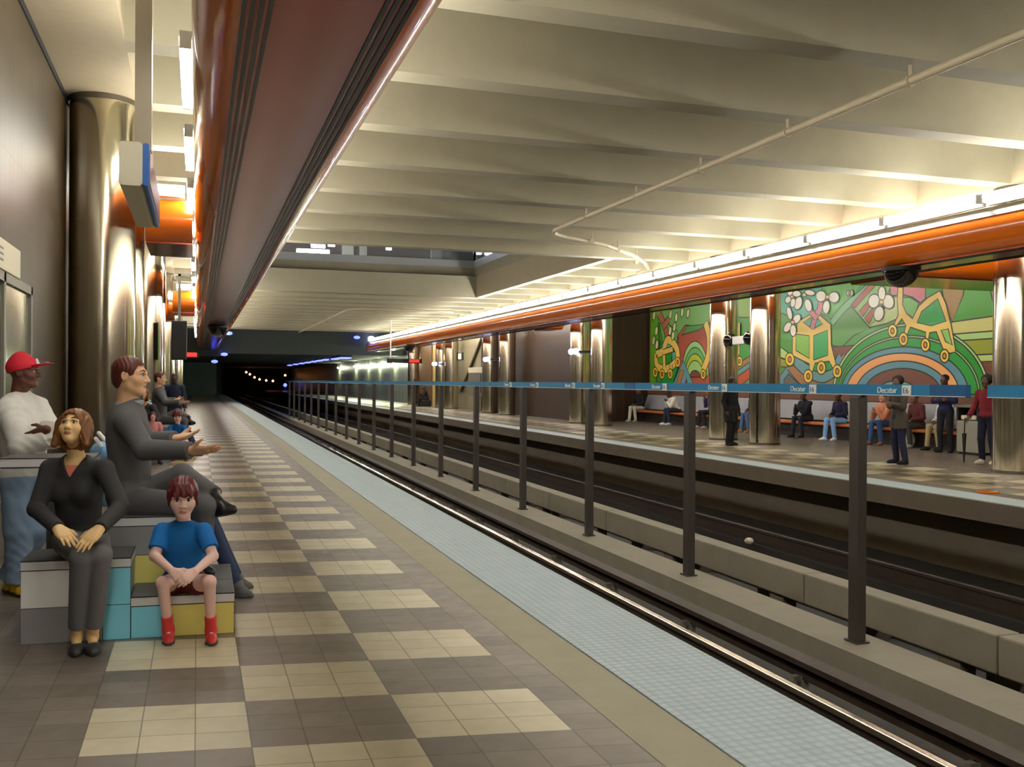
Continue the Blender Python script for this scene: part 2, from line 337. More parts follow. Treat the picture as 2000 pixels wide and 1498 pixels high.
while y < 66:
    strip(BL[0]-.06, y, y+2.0, 'tubes over the wall side of the near canopy', 'fluorescent tube lying on the wall-side edge of the brown canopy beam'); y += 3.1
y = -12.2
while y < 66:
    strip(BR[1]+.05, y, y+2.2, 'tubes over the wall side of the far canopy', 'fluorescent tube on the wall-side edge of the far canopy beam', -1); y += 2.22
def arm(x0, x1, y0, y1, lab, lablamp):
    t = empty('cross_arm', ((x0+x1)/2, (y0+y1)/2, 3.7), lab, 'beam')
    for ya, yb in ((y0, y0+.66), (y1-.66, y1)):
        MB().prismX([(b_, z) for b_, z in round_prof(ya, yb, 3.72, 4.38, .32)], x0, x1, sm=True).build('rounded_edge', M['orange'], t)
    MB().box(x0, x1, y0+.28, y1-.28, 3.70, 3.78).build('soffit_panel', M['soffit'], t)
    l = empty('fluorescent_light', ((x0+x1)/2, y0+.2, 4.39), lablamp, 'light')
    a, b_ = x0+.12, x1-.12
    MB().cyl((a, y0+.18, 4.53), (b_, y0+.18, 4.53), .06, n=10).build('tube', M['tube'], l)
    MB().box(a, b_, y0+.1, y0+.28, 4.4, 4.46).build('tray', M['fix'], l)
arm(-.76, BL[0]-.03, 15.2, 17.4, 'orange cross arm from near canopy to the left columns, behind the hanging sign', 'bright tube on top of the left orange cross arm behind the hanging sign')
arm(-.74, BL[0]-.03, 31.0, 33.2, 'small orange cross arm on the left, farther along the near canopy', 'bright tube on top of the farther left orange cross arm')
arm(BR[1]+.03, 17.98, 14.7, 16.9, 'orange cross arm over the mural side, beside the right-hand steel column', 'tube on top of the orange cross arm right of the mural')
arm(BR[1]+.03, 13.75, 34.6, 36.6, 'dim orange cross arm against the brown wall left of the mural', 'tube on top of the dim orange cross arm left of the mural')

# ---------------------------------------------------------------- steel columns
def column(x, y, lab, r=.4, top=5.2):
    t = empty('steel_column', (x, y, 0), lab, 'column', 'polished steel columns')
    MB().cyl((x, y, .06), (x, y, top-.07), r, n=48, caps=False).build('shaft', M['steel'], t)
    MB().cyl((x, y, 0), (x, y, .06), r+.012, n=48).build('base_ring', M['steel_d'], t)
    MB().cyl((x, y, top-.07), (x, y, top), r+.012, n=48).build('top_ring', M['steel_d'], t)
LC = [13.25, 15.3, 23.6, 25.6, 34., 36., 44.5, 46.5, 55., 57.]
LCN = ['large steel column against the brown wall, left of the hanging sign', 'steel column just behind the nearest left column'] + ['steel column along the left wall, %s' % ORD[i] for i in range(2, 10)]
for y, l in zip(LC, LCN): column(-1.17, y, l)
RC = [(13.4, 'steel column at the right frame edge across the tracks'), (21.45, 'steel column in front of the mural, right of its pair'), (23.5, 'steel column in front of the mural, left of its pair'),
      (32.05, 'steel column left of the mural, right of its pair'), (34.1, 'steel column left of the mural, left of its pair, next to the brown wall'), (43.2, 'steel column right of the telephone cabinet across the tracks, nearer of its pair'), (46., 'steel column right of the telephone cabinet across the tracks, farther of its pair'),
      (53.7, 'steel column near the small lit exit sign, nearer of its pair'), (56., 'steel column near the small lit exit sign, farther of its pair'), (64., 'farthest steel column across the tracks, beside the red lit sign')]
for y, l in RC: column(14.2, y, l)

# ---------------------------------------------------------------- tracks
for x, l in ((3.46, 'running rail nearest the near platform edge'), (4.9, 'shiny running rail of the near track, beside the dark third rail'), (8.1, 'running rail of the far track behind the concrete beam'), (9.54, 'running rail of the far track beside the far platform')):
    t = empty('rail', (x, 40, -1.25), l, 'rail')
    MB().box(x-.07, x+.07, -14, YT, -1.25, -1.22).box(x-.012, x+.012, -14, YT, -1.22, -1.06).build('web', M['rail_r'], t)
    MB().prismY(round_prof(x-.037, x+.037, -1.06, -1.0, .015, 3), -14, YT).build('rail_head', M['rail'] if x < 5 else M['rail_r'], t)
    MB().box(x-.14, x+.14, -14, YT, -1.4, -1.25).build('plinth', M['bed'], t)
def third(x, lab, n):
    t = empty('third_rail', (x, 40, -1.4), lab, 'rail')
    MB().box(x-.09, x+.09, -14, YT, -.95, -.90).box(x+.04, x+.09, -14, YT, -1.05, -.95).build('cover_board', M['rail_r'], t)
    MB().box(x-.04, x+.04, -14, YT, -1.08, -1.0).build('conductor_rail', M['rail_r'], t)
    for k in range(n):
        y_ = 3.2+2.05*k
        s_ = MB().box(x-.14, x+.14, y_-.2, y_+.2, -1.4, -1.27).build('pedestal', M['edge'], t)
        MB().cyl((x, y_, -1.27), (x, y_, -1.05), .06, n=10).box(x-.12, x+.1, y_-.03, y_+.03, -1.1, -1.05).build('insulator', M['grey'], s_)
third(5.26, 'dark covered third rail between the near track and the concrete curb', 22)
third(7.72, 'dark third rail of the far track behind the concrete beam', 12)
struct('trim_10', MB().box(6.18, 6.8, -14, YT, -1.4, -1.07), M['conc_d'])
t = empty('cable_trough', (7.35, 40, -1.4), 'long pale concrete beam lying between the two tracks', 'trough')
y = -14
while y < 60: MB().box(7.2, 7.5, y+.01, y+2.99, -1.15, -.77).build('concrete_unit', M['conc_d'], t, bevel=.02); y += 3.
MB().box(7.2, 7.5, 61, YT-.1, -1.15, -.77).build('concrete_unit', M['conc_d'], t)
for k in range(24): MB().box(7.25, 7.45, -1.5+3*k, -1.2+3*k, -1.4, -1.15).build('support_block', M['edge'], t)
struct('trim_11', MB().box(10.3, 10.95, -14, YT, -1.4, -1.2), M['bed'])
for y_, x_, z_, nm, lb, m_ in ((9.9, 6.95, -1.4, 'paper_scrap', 'crumpled orange-white litter lying beside the concrete curb', M['cream']), (14.5, 9.3, -1.25, 'paper_scrap', 'small pale litter on the far track', M['cream'])):
    mb = MB()
    mb.sphere((x_, y_, z_+.06), (.09, .07, .06), 7, 5); tag(mb.build(nm, m_), lb, 'litter')
tag(MB().box(11.0, 11.25, 10.9, 11.1, .002, .03).build('orange_scrap', M['orange'], bevel=.01), 'small orange scrap on the edge of the far platform', 'litter')

# ---------------------------------------------------------------- fence posts and blue sign band between the tracks
for i in range(19):
    y = 8.12+3.52*i
    t = empty('fence_post', (6.5, y, -1.07), 'dark steel post under the blue band, %s' % ORD[i], 'post', 'posts between the tracks')
    MB().box(6.445, 6.555, y-.075, y+.075, -1.05, 1.47).build('shaft', M['post'], t, bevel=.008 if i < 6 else 0)
    MB().box(6.42, 6.58, y-.1, y+.1, -1.07, -1.05).build('base_plate', M['post'], t)
    MB().box(6.46, 6.54, y-.09, y+.09, 1.47, 1.49).build('top_bracket', M['post'], t)
def band(px0, px1, m, lab):
    ya, yb = onx(px0, 760, 6.5)[1], (onx(px1, 760, 6.5)[1] if px1 else 75.)
    t = empty('sign_band', (6.5, (ya+yb)/2, 1.49), lab, 'sign')
    MB().box(6.47, 6.53, ya, yb, 1.49, 1.6).build('band_panel', m, t)
    MB().box(6.463, 6.47, ya, yb, 1.49, 1.496).build('lower_lip', M['fix'], t)
    return t
bands = [band(2150, 1934, M['band'], 'blue enamel sign band piece at the right frame edge, right of the gap'),
         band(1891, 1822, M['band_d'], 'short darker blue band piece left of the gap'),
         band(1821, 1243, M['band'], 'long blue band with pale Decatur lettering, passing in front of the mural'),
         band(1242, 1225, M['band_d'], 'tiny darker blue band piece left of the mural'),
         band(1224, 960, M['band'], 'blue sign band stretch in front of the brown wall'),
         band(959, None, M['band'], 'thin blue sign band stretch receding to the tunnel')]
for k, (px, bi) in enumerate([(1712, 2), (1543, 2), (1382, 2), (1272, 2), (1158, 4), (1103, 4), (1035, 4), (985, 4)]):
    y0 = onx(px, 760, 6.46)[1]; h = .085
    mx = ((0, 0, -1, 6.467), (-1, 0, 0, y0), (0, 1, 0, 1.515), (0, 0, 0, 1))
    text('lettering', 'Decatur', h, mx, M['lettering'], bands[bi])
    y1 = y0-.36
    pl = MB().box(6.458, 6.468, y1-.12, y1, 1.497, 1.592).build('code_plate', M['lettering'], bands[bi])
    mx = ((0, 0, -1, 6.456), (-1, 0, 0, y1-.012), (0, 1, 0, 1.514), (0, 0, 0, 1))
    text('code', 'E6', .08, mx, M['letter_d'], pl, .002)

# ---------------------------------------------------------------- ceiling pipes
def pipe(lab, pts, hang, r=.05, top=5.2):
    t = empty('ceiling_pipe', tuple(pts[0]), lab, 'pipe')
    MB().tube(pts, r, 12).build('pipe_run', M['pipe'], t)
    for h in hang: MB().cyl((h[0], h[1], h[2]), (h[0], h[1], top), .018, n=8).cyl((h[0], h[1]-.02, h[2]), (h[0], h[1]+.02, h[2]), r+.014, n=12).build('hanger', M['pipe'], t)
PX = 7.6
def arc(c, r, a0, a1, n, z): return [(c[0]+r*math.cos(math.radians(a0+(a1-a0)*i/n)), c[1]+r*math.sin(math.radians(a0+(a1-a0)*i/n)), z) for i in range(n+1)]
pts = [(PX, -13.5, 5.02), (PX, 19.6, 5.02)] + arc((PX+1.2, 19.6), 1.2, 180, 110, 6, 5.02)[1:] + [(9.6, 21.4, 5.0), (10.9, 22.6, 4.97), (11.8, 23.7, 4.95), (12.5, 24.9, 4.95), (12.7, 26, 4.95)]
pipe('long cream pipe hung under the ceiling ribs, bending toward the lit canopy', pts, [(PX, 8.66+2.33*k, 5.02) for k in range(-3, 5)]+[(9.0, 20.9, 5.01), (10.1, 21.8, 4.97), (11.2, 23.0, 4.85)])
pipe('thin pipe under the ceiling beyond the light well', [(6.9, 69, 5.05), (6.9, 45.8, 5.05), (7.6, 44.8, 5.05), (11.8, 44.4, 5.0)], [(6.9, 52.94, 5.05), (6.9, 59.9, 5.05), (9.5, 44.65, 5.05)], .045)

# ---------------------------------------------------------------- hanging sign, wall case, notice
t = empty('hanging_sign', (-.45, 9.2, 3.15), 'cream box sign with blue edge hanging on a thick pole from the ceiling', 'sign')
MB().prismY(round_prof(-.6, -.425, 3.15, 3.5, .03, 4), 8.1, 10.3).build('sign_box', M['cream'], t)
MB().prismY(round_prof(-.425, -.375, 3.155, 3.495, .02, 3), 8.1, 10.3).build('blue_edge', M['signblue'], t)
MB().box(-.376, -.37, 8.16, 10.24, 3.19, 3.46).build('sign_face', M['signred'], t)
MB().box(-.5, -.37, 8.35, 8.5, 3.5, 5.2).build('hanging_pole', mat('beige_pole', (150, 138, 116), .4, .2, noise=.06), t)
MB().box(-.55, -.33, 8.3, 8.55, 5.17, 5.2).build('ceiling_plate', M['grey'], t)
t = empty('poster_case', (-1.58, 9.6, 1.3), 'framed glass poster case on the brown wall behind the red cap', 'poster case')
fr = MB().box(-1.6, -1.54, 10.22, 10.3, 1.2, 2.5).box(-1.6, -1.54, 8.4, 10.3, 2.42, 2.5).box(-1.6, -1.54, 8.4, 10.3, 1.2, 1.28).box(-1.6, -1.54, 8.4, 8.48, 1.2, 2.5).box(-1.6, -1.54, 8.86, 8.94, 1.2, 2.5)
fr.build('frame', M['grey'], t); MB().box(-1.6, -1.565, 8.48, 10.22, 1.28, 2.42).build('glazed_poster', M['glassp'], t)
t = empty('notice_board', (-1.59, 9.3, 2.53), 'plain cream notice panel above the poster case on the left wall', 'notice')
MB().box(-1.6, -1.57, 8.3, 9.8, 2.53, 2.79).build('panel', M['cream'], t, bevel=.005)
mb = MB()
for k in range(3): mb.box(-1.57, -1.568, 8.5, 8.98, 2.6+.05*k, 2.615+.05*k)
mb.build('print_lines', M['letter_d'], t)

# ---------------------------------------------------------------- camera domes, lamps, signs, far fittings
DP = onx(1760, 520, 11.92)
for (x, y, r, lb) in ((11.92, DP[1], .3, 'large black dome under the canopy in front of the mural'), (11.95, 55., .3, 'small black dome under the far canopy near its far end'), (.75, 38., .36, 'black dome under the far end of the near canopy')):
    t = empty('camera_dome', (x, y, 3.4), lb, 'dome')
    MB().sphere((x, y, 3.63), (r, r, r), 24, 10, z0=-1, z1=.0).build('dome_shell', M['blackgl'], t)
    MB().cyl((x, y, 3.62), (x, y, 3.69), r+.03, n=24).build('mounting_ring', M['blackbox'], t)
def col_lamp(px, py, lb, ya, yb):
    p = onx(px, py, 14.2-.1)
    t = empty('platform_lamp', tuple(p), lb, 'lamp')
    for s_ in (-.22, .22): MB().sphere((p[0]-.55, p[1]+s_, p[2]), .11, 12, 8).build('globe', M['lamp'], t)
    MB().box(14.12, 14.22, ya+.39, yb-.39, p[2]-.05, p[2]+.05).box(p[0]-.5, 14.15, p[1]-.26, p[1]+.26, p[2]-.03, p[2]+.03).build('bracket', M['blackbox'], t)
col_lamp(1146, 687, 'pair of white globe lamps between the steel columns left of the mural', 32.05, 34.1)
col_lamp(971, 702, 'pair of white globe lamps by the columns beside the telephone cabinet', 43.2, 46.)
col_lamp(866, 711, 'pair of white globe lamps at the far columns near the small lit sign', 53.7, 56.)
p = onx(1448, 664, 14.0)
t = empty('camera_cluster', tuple(p), 'two black spheres on a white box between the columns in front of mural', 'camera')
MB().box(p[0]-.1, p[0]+.1, p[1]-.28, p[1]+.3, p[2]-.12, p[2]+.1).build('white_box', M['fix'], t, bevel=.01)
for dy in (-.5, .5): MB().sphere((p[0]-.05, p[1]+dy, p[2]+.03), .19, 14, 10).build('black_sphere', M['blackgl'], t)
MB().box(p[0]-.03, p[0]+.03, 21.87, 23.08, p[2]-.04, p[2]+.0).build('bracket_bar', M['blackbox'], t)
def depart(px, py, w, y, x, top, lb, side):
    p = ony(px, py, y)
    t = empty('departure_sign', tuple(p), lb, 'sign')
    MB().box(p[0]-w, p[0]+w, y-.06, y+.06, p[2]-.13, p[2]+.13).build('housing', M['blackbox'], t)
    MB().box(p[0]+w*.55*side-.3, p[0]+w*.55*side+.3, y-.075, y-.055, p[2]-.08, p[2]+.1).build('red_display', M['led'], t)
    MB().cyl((p[0]-w*.8*side, y, p[2]+.1), (p[0]-w*.8*side, y, top), .04, n=8).build('hanger', M['fix'], t)
depart(790, 705, 1.05, 55., 0, 5.2, 'black departure board with red display hanging over the far platform', 1)
depart(362, 693, .55, 44., 0, 5.2, 'dark departure board with red display far down the near platform', .6)
p = onx(350, 665, -.4)
t = empty('speaker_box', tuple(p), 'dark box hanging from the canopy far along the near platform', 'speaker')
MB().box(p[0]-.17, p[0]+.17, p[1]-.2, p[1]+.2, p[2]-.45, p[2]+.45).build('housing', M['blackbox'], t, bevel=.02)
MB().box(p[0]-.03, p[0]+.03, p[1]-.03, p[1]+.03, p[2]+.45, 4.06).box(p[0]-.03, -.05, p[1]-.03, p[1]+.03, 4.0, 4.06).build('bracket', M['grey'], t)
# telephone cabinet, screen, exit sign on the far wall
def onwall(px0, px1, py0, py1, x, d, nm, m, lb, cat, extra=None):
    a, b_ = onx(px0, py0, x), onx(px1, py1, x)
    t = empty(nm, (x, (a[1]+b_[1])/2, b_[2]), lb, cat)
    z1, z0 = a[2], b_[2]
    MB().box(x-d, x, min(a[1], b_[1]), max(a[1], b_[1]), z0, z1).build('housing', m, t, bevel=.01)
    if extra: extra(t, min(a[1], b_[1]), max(a[1], b_[1]), z0, z1, x-d)
    return t
onwall(925, 952, 718, 775, 14.86, .3, 'telephone_cabinet', M['grey'], 'grey telephone cabinet with a cream header on the brown wall across the tracks', 'cabinet',
       lambda t, a, b_, z0, z1, x: (MB().box(x-.02, x, a, b_, z1-.3, z1).build('header_sign', M['cream'], t), MB().box(x-.02, x, a+.15, a+.3, z0+.2, z1-.4).build('handset', M['blackbox'], t)))
onwall(946, 968, 657, 700, 14.86, .15, 'dark_screen', mat('slate_screen', (40, 46, 60), .2, noise=.1), 'dark slate screen high on the brown wall across the tracks', 'screen',
       lambda t, a, b_, z0, z1, x: MB().box(x-.02, x, a, b_, z1-.12, z1+.05).build('pale_header', M['cream'], t))
onwall(889, 907, 690, 703, 14.86, .12, 'exit_sign', M['blackbox'], 'small lit sign on the pale wall across the tracks', 'sign',
       lambda t, a, b_, z0, z1, x: MB().box(x-.02, x, a+.3, b_-.5, z0+.06, z1-.06).build('lit_face', mat('lit_sign', (240, 235, 190), .5, emit=1.2, noise=.02), t))
# lighter diagonal stair enclosure on the far wall
a0, a1, a2 = onx(960, 650, 14.85), onx(900, 650, 14.85), onx(903, 765, 14.85)
mb = MB(); pr = [onx(q[0], q[1], 14.88) for q in ((900, 765), (945, 650), (892, 650), (886, 765))]
mb.add([(14.88, v[1], v[2]) for v in pr]+[(14.8, v[1], v[2]) for v in pr], [(0, 1, 2, 3), (7, 6, 5, 4), (0, 4, 5, 1), (1, 5, 6, 2), (2, 6, 7, 3), (3, 7, 4, 0)])
struct('trim_12', mb, M['wall3'])
struct('trim_13', MB().box(14.7, 14.98, 57.5, 60.5, 0, 4.3), mat('warm_panel', (196, 168, 104), .5, noise=.06))
struct('trim_14', MB().box(14.62, 14.98, 60.5, 64.5, 0, 4.3), mat('brown_panel', (104, 78, 46), .5, noise=.1))
for k, px in enumerate([(660), (692), (738), (768), (716), (800)]):
    p = onx(px, 708, 14.4)
    t = empty('downlight', tuple(p), 'small downlight washing the grey-green wall in the tunnel, %s from left' % ['first', 'second', 'fourth', 'fifth', 'third', 'sixth'][k], 'lamp', 'downlights on the grey-green wall')
    MB().sphere((p[0], p[1], 3.0), .07, 8, 6).build('bulb', mat('wall_lamp_glow', (230, 240, 200), .5, emit=1000, noise=.01), t)
    MB().box(p[0]-.08, p[0]+.19, p[1]-.12, p[1]+.12, 3.08, 3.14).build('hood', M['grey'], t)
for k in range(10):
    px = 566+k*11.5 + (8 if k > 6 else 0); py = 714-k*1.75
    p = onz(px, py, 3.3); p = p*min(1, 156/p[1])*max(1, 72/p[1]); p[2] = 3.3
    t = empty('tunnel_light', tuple(p), 'blue-white lamp in the long lit row under the tunnel ceiling', 'lamp', 'blue row of tunnel lamps')
    MB().box(p[0]-.2, p[0]+.2, p[1]-1., p[1]+1., 3.28, 3.38).build('glowing_tube', M['bluelamp'], t)
    MB().box(p[0]-.22, p[0]+.22, p[1]-1.05, p[1]+1.05, 3.38, 3.495).build('housing', M['blackbox'], t)
for (px, py, y, lb) in ((419, 706, 72.5, 'blue-white tube lamp at left of the tunnel mouth'), (438, 692, 69.6, 'smaller blue-white lamp on the tunnel portal, left'), (447, 651, 66., 'blue-white lamp at far end of the near canopy'), (697, 659, 69.5, 'blue-white lamp on the right of the portal header'), (725, 660, 69.5, 'white lamp beside the end of the orange canopy')):
    p = ony(px, py, y)
    t = empty('portal_lamp', tuple(p), lb, 'lamp')
    MB().sphere(tuple(p), (.24, .24, .12), 10, 8).build('bulb', M['bluelamp'] if px < 700 else M['lamp'], t)
    MB().box(p[0]-.04, p[0]+.04, p[1]+.05, p[1]+.13, p[2]+.1, 3.5 if y > 70.5 else 6.1).build('bracket', M['blackbox'], t)
for k, (px, py) in enumerate([(481, 727), (488, 731), (497, 737), (507, 741), (520, 743), (533, 744), (557, 733)]):
    p = ony(px, py, 150.)
    t = empty('tunnel_lamp', tuple(p), 'orange lamp deep in the dark tunnel, %s' % (['leftmost of the curving row', 'second of the curving row', 'third of the curving row', 'fourth of the curving row', 'fifth of the curving row', 'sixth of the curving row', 'standing apart on the right above a blue signal'][k]), 'lamp')
    MB().sphere(tuple(p), .16, 8, 6).build('bulb', M['warm'], t)
    MB().box(p[0]-.05, p[0]+.05, p[1]+.1, p[1]+.3, p[2]-.03, p[2]+.5).build('bracket', M['blackbox'], t)
p = ony(557, 752, 150.)
t = empty('signal_lamp', tuple(p), 'blue signal lamp deep in the dark tunnel', 'lamp')
MB().sphere(tuple(p), .28, 8, 6).build('bulb', M['bluelamp'], t); MB().box(p[0]-.2, p[0]+.2, p[1]+.2, p[1]+.35, p[2]-2.5, p[2]+.3).build('signal_post', M['blackbox'], t)

# ---------------------------------------------------------------- mural bay: mural, bench, bin
MX = 17.97
class Mural:
    def __init__(s): s.mb = MB(); s.cols = []; s.n = 0
    def mi(s, c):
        if c not in s.cols: s.cols.append(c)
        return s.cols.index(c)
    def w(s, p, org, sc): return onx(org[0]+p[0]/sc, org[1]+p[1]/sc, MX)[1:]
    def poly(s, pts, c, f=None, out=True):
        q = [s.w(p, *f) for p in pts] if f else pts
        q = [(min(max(a, 17.6), 35.5), min(max(b_, 1.3), 4.9)) for a, b_ in q]
        s.n += 1; x = MX-.00015*s.n
        n = len(q)
        area = sum(q[i][0]*q[(i+1) % n][1]-q[(i+1) % n][0]*q[i][1] for i in range(n))
        if area > 0: q = q[::-1]
        s.tri(q, x, s.mi(c))
        if out: s.stroke(q+[q[0]], .035, (40, 44, 30))
    def tri(s, q, x, mi):
        from mathutils.geometry import tessellate_polygon
        t = tessellate_polygon([[Vector((a, b_, 0)) for a, b_ in q]])
        s.mb.add([(x, a, b_) for a, b_ in q], [tuple(f) for f in t], mi)
    def stroke(s, q, wd, c, f=None):
        if f: q = [s.w(p, *f) for p in q]
        q = [(min(max(a, 17.6), 35.5), min(max(b_, 1.3), 4.9)) for a, b_ in q]
        s.n += 1; x = MX-.00015*s.n; mi = s.mi(c); q = [np.array(v, float) for v in q]
        L, R = [], []
        for i in range(len(q)):
            a = q[max(i-1, 0)]; b_ = q[min(i+1, len(q)-1)]
            d = b_-a; l = np.linalg.norm(d); d = d/l if l > 1e-6 else np.array([1., 0]); nn = np.array([-d[1], d[0]])*wd/2
            L.append(q[i]+nn); R.append(q[i]-nn)
        vs = [(x, *v) for v in L+R]; n = len(q)
        s.mb.add(vs, [(i, i+1, n+i+1, n+i) for i in range(n-1)], mi)
    def line(s, pts, wd, c, f, out=True):
        q = s.smooth(pts)
        if out: s.stroke(q, wd+.07, (40, 44, 30), f)
        s.stroke(q, wd, c, f)
    def smooth(s, p):
        if len(p) < 3: return p
        o = []
        P = [p[0]]+list(p)+[p[-1]]
        for i in range(1, len(P)-2):
            a, b_, c_, d = (np.array(v, float) for v in P[i-1:i+3])
            for t in np.linspace(0, 1, 6)[:-1]: o.append(tuple(.5*((2*b_)+(c_-a)*t+(2*a-5*b_+4*c_-d)*t*t+(3*b_-a-3*c_+d)*t**3)))
        return o+[p[-1]]
    def ell(s, c, rx, ry, col, f, a0=0, a1=360, n=28, rot=0, out=True):
        cr, sr = math.cos(rot), math.sin(rot); pts = []
        for i in range(n+(a1-a0 < 360)):
            a = math.radians(a0+(a1-a0)*i/n); u, v = rx*math.cos(a), -ry*math.sin(a); pts.append((c[0]+u*cr-v*sr, c[1]+u*sr+v*cr))
        s.poly(pts, col, f, out)
mu = Mural(); A = ((1500, 540), 4.1667); B = ((1260, 540), 5.263)
G1, G2, G3, LG, PALE, TEAL, BLUE, ORG_, BRN, RED, PINK, YEL, TAN, OLV, WHT = (74, 150, 66), (52, 158, 84), (46, 150, 52), (140, 190, 92), (196, 208, 138), (76, 168, 142), (96, 146, 164), (238, 168, 104), (122, 76, 58), (172, 86, 66), (206, 122, 134), (232, 196, 96), (166, 136, 84), (146, 156, 44), (236, 234, 218)
mu.poly([(17.6, 1.3), (35.5, 1.3), (35.5, 4.9), (17.6, 4.9)], G1, None, False)
mu.poly([(60, -60), (440, -60), (440, 320), (330, 330), (230, 350), (120, 300), (60, 300)], TEAL, A)
mu.poly([(440, -60), (830, -60), (660, 230), (520, 390), (500, 330), (430, 300)], (92, 170, 74), A)
mu.poly([(520, 560), (520, 390), (660, 230), (830, 420), (700, 480), (600, 575)], (84, 152, 66), A)
mu.line([(520, 380), (580, 300), (660, 220), (780, 125), (860, 40)], .2, (120, 190, 130), A)
for q, c in (([(675, 230), (800, 110), (1000, -60), (1060, -60), (860, 400), (830, 420)], LG), ([(675, 230), (830, 60), (870, 80), (710, 255)], RED), ([(740, 285), (850, 160), (870, 190), (775, 325)], RED), ([(785, 340), (862, 240), (870, 290), (825, 385)], RED)): mu.poly(q, c, A)
mu.poly([(820, 415), (900, 330), (1010, 170), (1070, 160), (1060, 340), (960, 385)], (190, 208, 140), A)
mu.poly([(980, -60), (1300, -60), (1280, 180), (1240, 215), (1180, 170), (1110, 150), (1000, 155)], PINK, A)
mu.poly([(1290, -60), (1440, -60), (1430, 120), (1280, 180)], G1, A)
mu.poly([(1400, -60), (1640, -60), (1590, 180), (1510, 370), (1440, 280)], TAN, A)
mu.poly([(1760, -60), (1880, -60), (1880, 300), (1850, 260)], TAN, A)
mu.poly([(1620, -60), (1770, -60), (1860, 270), (1870, 330), (1500, 375), (1590, 150)], (82, 172, 66), A)
for q, c in (([(1490, 372), (1880, 318), (1880, 440), (1500, 470)], (200, 198, 120)), ([(1500, 470), (1880, 440), (1880, 502), (1520, 525)], (168, 208, 128)), ([(1520, 525), (1880, 502), (1880, 630), (1600, 642)], OLV), ([(1600, 642), (1880, 630), (1880, 690), (1640, 698)], (190, 208, 124)), ([(1640, 698), (1880, 690), (1880, 1100), (1760, 1100)], (118, 72, 52))): mu.poly(q, c, A)
mu.poly([(505, 575), (700, 560), (640, 700), (540, 760)], BRN, A)
# valley at the left of the arch
mu.poly([(60, 540), (190, 640), (210, 700), (60, 640)], (176, 204, 120), A); mu.poly([(60, 650), (180, 690), (160, 740), (60, 730)], OLV, A)
mu.poly([(60, 1000), (60, 860), (160, 730), (330, 890), (340, 1000)], BLUE, A); mu.poly([(130, 1000), (130, 840), (168, 790), (260, 880), (270, 1000)], (104, 100, 94), A)
mu.line([(190, 690), (300, 810), (430, 865), (540, 820), (650, 700)], .62, (166, 116, 76), A)
mu.line([(210, 665), (310, 760), (440, 815), (540, 760), (600, 660)], .34, (104, 152, 160), A)
mu.poly([(355, 715), (430, 690), (540, 700), (520, 755), (440, 785), (370, 765)], (50, 156, 70), A)
for cx, rx, ry, c in ((1165, 640, 578, (172, 208, 140)), (1163, 618, 556, G3), (1150, 580, 480, (172, 208, 140)), (1147, 566, 462, (48, 156, 64)), (1115, 520, 387, BLUE), (1097, 462, 337, ORG_), (1097, 385, 272, BLUE), (1098, 318, 212, (120, 76, 62)), (1052, 170, 112, (118, 178, 160))):
    mu.ell((cx, 960), rx, ry, c, A, 0, 180, 40)
# box shaped frame
mu.poly([(238, 370), (345, 308), (425, 315), (512, 388), (518, 560), (562, 740), (530, 745), (500, 690), (385, 705), (365, 775), (340, 770), (340, 712), (203, 645), (200, 600), (203, 440), (240, 450)], (230, 198, 102), A)
mu.poly([(230, 468), (338, 482), (338, 668), (230, 602)], (132, 186, 74), A); mu.poly([(374, 482), (488, 437), (490, 640), (374, 680)], (44, 164, 84), A)
mu.poly([(288, 372), (350, 336), (412, 346), (446, 386), (364, 428)], (76, 170, 146), A)
mu.line([(430, 150), (425, 260), (385, 330), (362, 425)], .2, PINK, A); mu.line([(345, 280), (392, 335)], .16, PINK, A)
# leaning frame on the arch
mu.poly([(1090, 170), (1160, 170), (1230, 215), (1190, 340), (1130, 300), (1095, 240)], (112, 182, 84), A)
mu.poly([(1068, -60), (1102, -60), (1100, 230), (1130, 300), (1178, 345), (1230, 240), (1300, 175), (1402, 115), (1450, 220), (1495, 400), (1532, 610), (1485, 626), (1432, 602), (1372, 448), (1318, 458), (1308, 520), (1284, 515), (1288, 455), (1160, 412), (1138, 470), (1110, 468), (1126, 400), (1092, 342), (1048, 405), (1022, 398), (1064, 310), (1055, 200)], (230, 198, 102), A)
mu.poly([(1215, 375), (1255, 285), (1385, 180), (1452, 365), (1330, 400)], (46, 166, 84), A); mu.poly([(1412, 437), (1470, 427), (1504, 562), (1448, 528)], LG, A)
for c in ((180, 675), (330, 812), (437, 743), (567, 772), (1017, 443), (1106, 510), (1285, 557), (1441, 647)):
    mu.ell(c, 36, 54, (236, 200, 70), A); mu.ell(c, 15, 24, (196, 132, 48), A, n=14)
def flower(c, k, f, petals, colr=WHT):
    for dx, dy, rx, ry, r in petals: mu.ell((c[0]+dx*k, c[1]+dy*k), rx*k, ry*k, colr, f, rot=r, n=18)
    mu.ell(c, 18*k, 20*k, (226, 190, 110), f, n=12)
P4 = [(-58, -8, 46, 58, .2), (58, -4, 46, 60, -.2), (6, -70, 30, 58, 0), (-18, 95, 40, 62, .2)]
flower((925, 208), 1, A, P4); flower((488, 168), .95, A, [(-56, -8, 44, 48, .1), (56, 2, 44, 48, 0), (-10, 85, 30, 58, .1)]); flower((300, 150), .9, A, [(-55, 75, 34, 62, .25), (35, 95, 32, 60, -.2), (50, -20, 48, 26, .2), (-70, -10, 40, 30, 0)])
